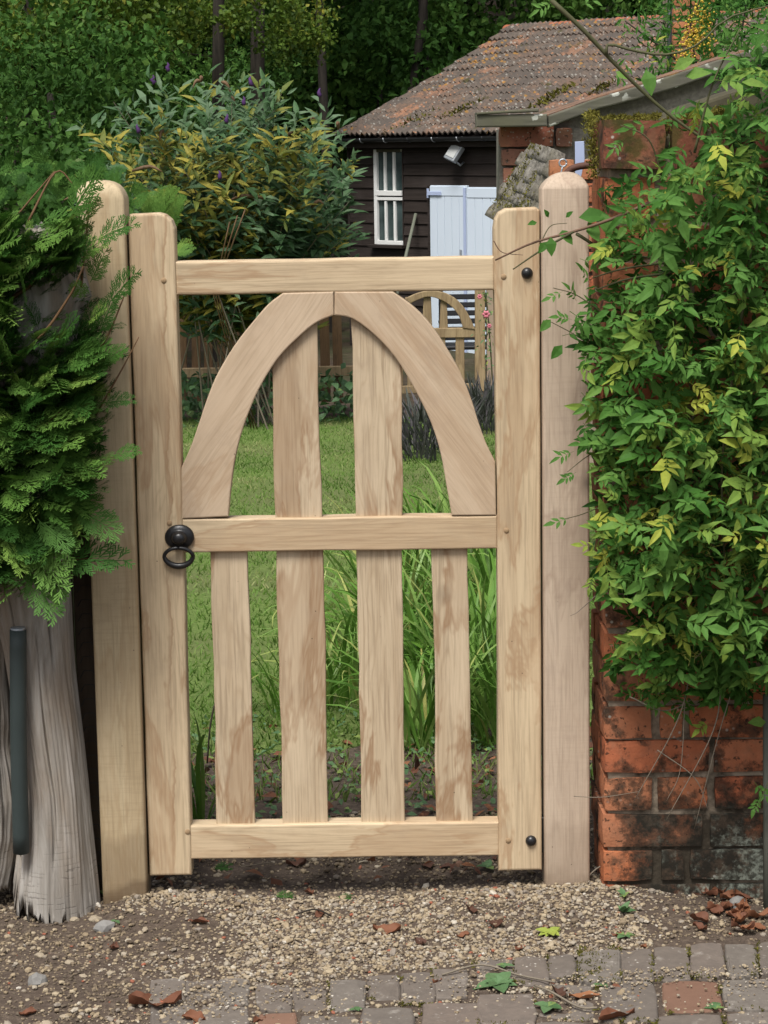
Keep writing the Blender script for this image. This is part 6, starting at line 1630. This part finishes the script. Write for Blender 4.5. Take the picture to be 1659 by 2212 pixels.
W = [  # px, Y, height, trunk radius, lean, label
    (455, 18.6, 10, .085, .01, 'slim dark woodland trunk rising above the butterfly bush'), (566, 18.9, 10, .10, .0, 'thick straight woodland trunk right of the slim one above the bush'),
    (712, 22.5, 11, .07, -.02, 'dark trunk standing left of the shed roof with a leaning bough'), (905, 26.0, 11, .09, .01, 'dark woodland trunk straight above the shed eaves'),
    (800, 25.5, 9, .08, .20, 'crooked leaning woodland tree above the left slope of the shed roof'), (140, 27.0, 12, .16, .01, 'woodland tree standing behind the dark laurel at far left'), (1010, 33.0, 13, .12, .0, 'far woodland tree left of the terracotta ridge end'),
    (1250, 33.0, 13, .15, .0, 'woodland tree directly behind the terracotta ridge'), (300, 33.0, 13, .15, .0, 'distant woodland tree between the slim trunk and the left edge'), (1560, 31.0, 12, .15, .0, 'woodland tree behind the firethorn at far right'), (-120, 24.0, 10, .15, .0, 'woodland tree just past the left picture edge'), (650, 36.0, 14, .16, .0, 'distant tree deep in the wood behind the thick trunk'), (780, 38.0, 14, .15, .0, 'distant tree deep in the wood near the leaning bough')]
for i, (px, Y, h, rad, lean, lab) in enumerate(W):
    cr = []
    
    for q in range(4 if Y > 26.5 else 2):
        if Y > 26.5: cr.append((random.uniform(-2, 2), random.uniform(-1.0, 2.0), random.uniform(5.2, 9.5), CR[(i + q) % 3], random.uniform(.9, 1.35)))
        else: cr.append((random.uniform(-2.5, .3), random.uniform(2.5, 5.0), random.uniform(6.8, 9.5), CR[(i + q) % 3], random.uniform(.7, .95)))
    wtree(px, Y, h, rad, lean, lab, cr)
# maple with yellowing leaves hanging in at the top left
mp = wtree(60, 18.5, 8, .09, .02, 'yellow green maple whose boughs hang into the top left corner', [])
for (a, b, s) in ((20, 60, .62), (120, 95, .5), (230, 40, .5), (330, 30, .55), (60, 150, .5), (440, 45, .38), (565, 30, .42), (180, 10, .5), (-40, 120, .6), (650, 70, .4)):
    v = P(a, b, 18.0 + random.uniform(-.5, 1.5))
    link('crown', CRY, None, mp, Matrix.Translation(v) @ Matrix.Rotation(random.uniform(0, 6), 4, 'Z') @ Matrix.Scale(s, 4))
# dark laurel / ivy bank at left and understorey shrubs
def shrub(px, py, Y, s, lab, m, sz=1.0, mat=None):
    v = P(px, py, Y); r = tag(empty('dark_shrub', (v.x, Y, gz(v.x, Y))), lab, 'shrub', 'dark shrubs under the wood')
    link('foliage', m, None, r, Matrix.Translation(v) @ Matrix.Rotation(random.uniform(0, 6), 4, 'Z') @ Matrix.Diagonal((s, s, s * sz, 1)))
    link('stem', tube('stem', [Vector((v.x, Y, gz(v.x, Y) - .1)), v], .04, 6), M_trunk, r)
for (px, py, Y, s, lab) in ((40, 330, 15.5, .50, 'dark green shrub above the cypress hedge at the left edge'), (110, 200, 17.0, .52, 'dark green shrub below the maple boughs at far left'), (-60, 480, 14.5, .5, 'low dark shrub past the left picture edge'), (150, 480, 16.5, .45, 'dark shrub between the hedge and the butterfly bush'),
                            (300, 230, 21.0, .55, 'shadowy shrub behind the left half of the butterfly bush'), (470, 290, 21.0, .45, 'shadowy shrub behind the right half of the butterfly bush'), (700, 200, 28.0, .62, 'mid green shrub just left of the shed eaves corner'), (820, 190, 27.0, .72, 'mid green shrub behind the lower slope of the shed roof'),
                            (930, 120, 30.0, .8, 'leafy shrub behind the upper slope of the shed roof'), (600, 150, 27.5, .66, 'shadowy shrub in the wood above the butterfly bush'), (1080, 60, 32.0, .8, 'dark shrub behind the left end of the ridge'), (450, 140, 26.0, .75, 'shadowy shrub around the slim woodland trunk'), (230, 120, 24.0, .75, 'shadowy shrub in the wood at upper left'), (800, 80, 33.0, .85, 'dark shrub around the leaning bough'), (1350, 10, 30.0, .8, 'dark shrub above the middle of the ridge')):
    shrub(px, py, Y, s, lab, CR[random.randrange(3)])
# the wood beyond: one mass of foliage on the rising bank
n = 46000
O = np.stack([rng.uniform(-17, 19, n), rng.uniform(34, 48, n), np.zeros(n)], 1)
zz = rng.uniform(0, 1, n) * 15
keep = np.array([fbm(a * .35, z_ * .45, y_ * .2) > -.16 for a, y_, z_ in zip(O[:, 0], O[:, 1], zz)])
O[:, 2] = zz + np.array([gz(0, y_) for y_ in O[:, 1]]); O = O[keep]; n = len(O)
tt = np.clip(rng.normal(.4, .2, n) + .4 * np.array([fbm(a * .5, z_ * .5, 4) for a, z_ in O[:, [0, 2]]]), 0, 1)
link('far_wood', inst_multi('far_wood', BROAD, rng.integers(0, 2, n), frames(rng.normal(0, 1, (n, 3)), rng.normal(0, .6, (n, 3)) + np.array([0, -.3, .8]), rng.uniform(.22, .48, n)), O, tt), M_wood1, kind='stuff')
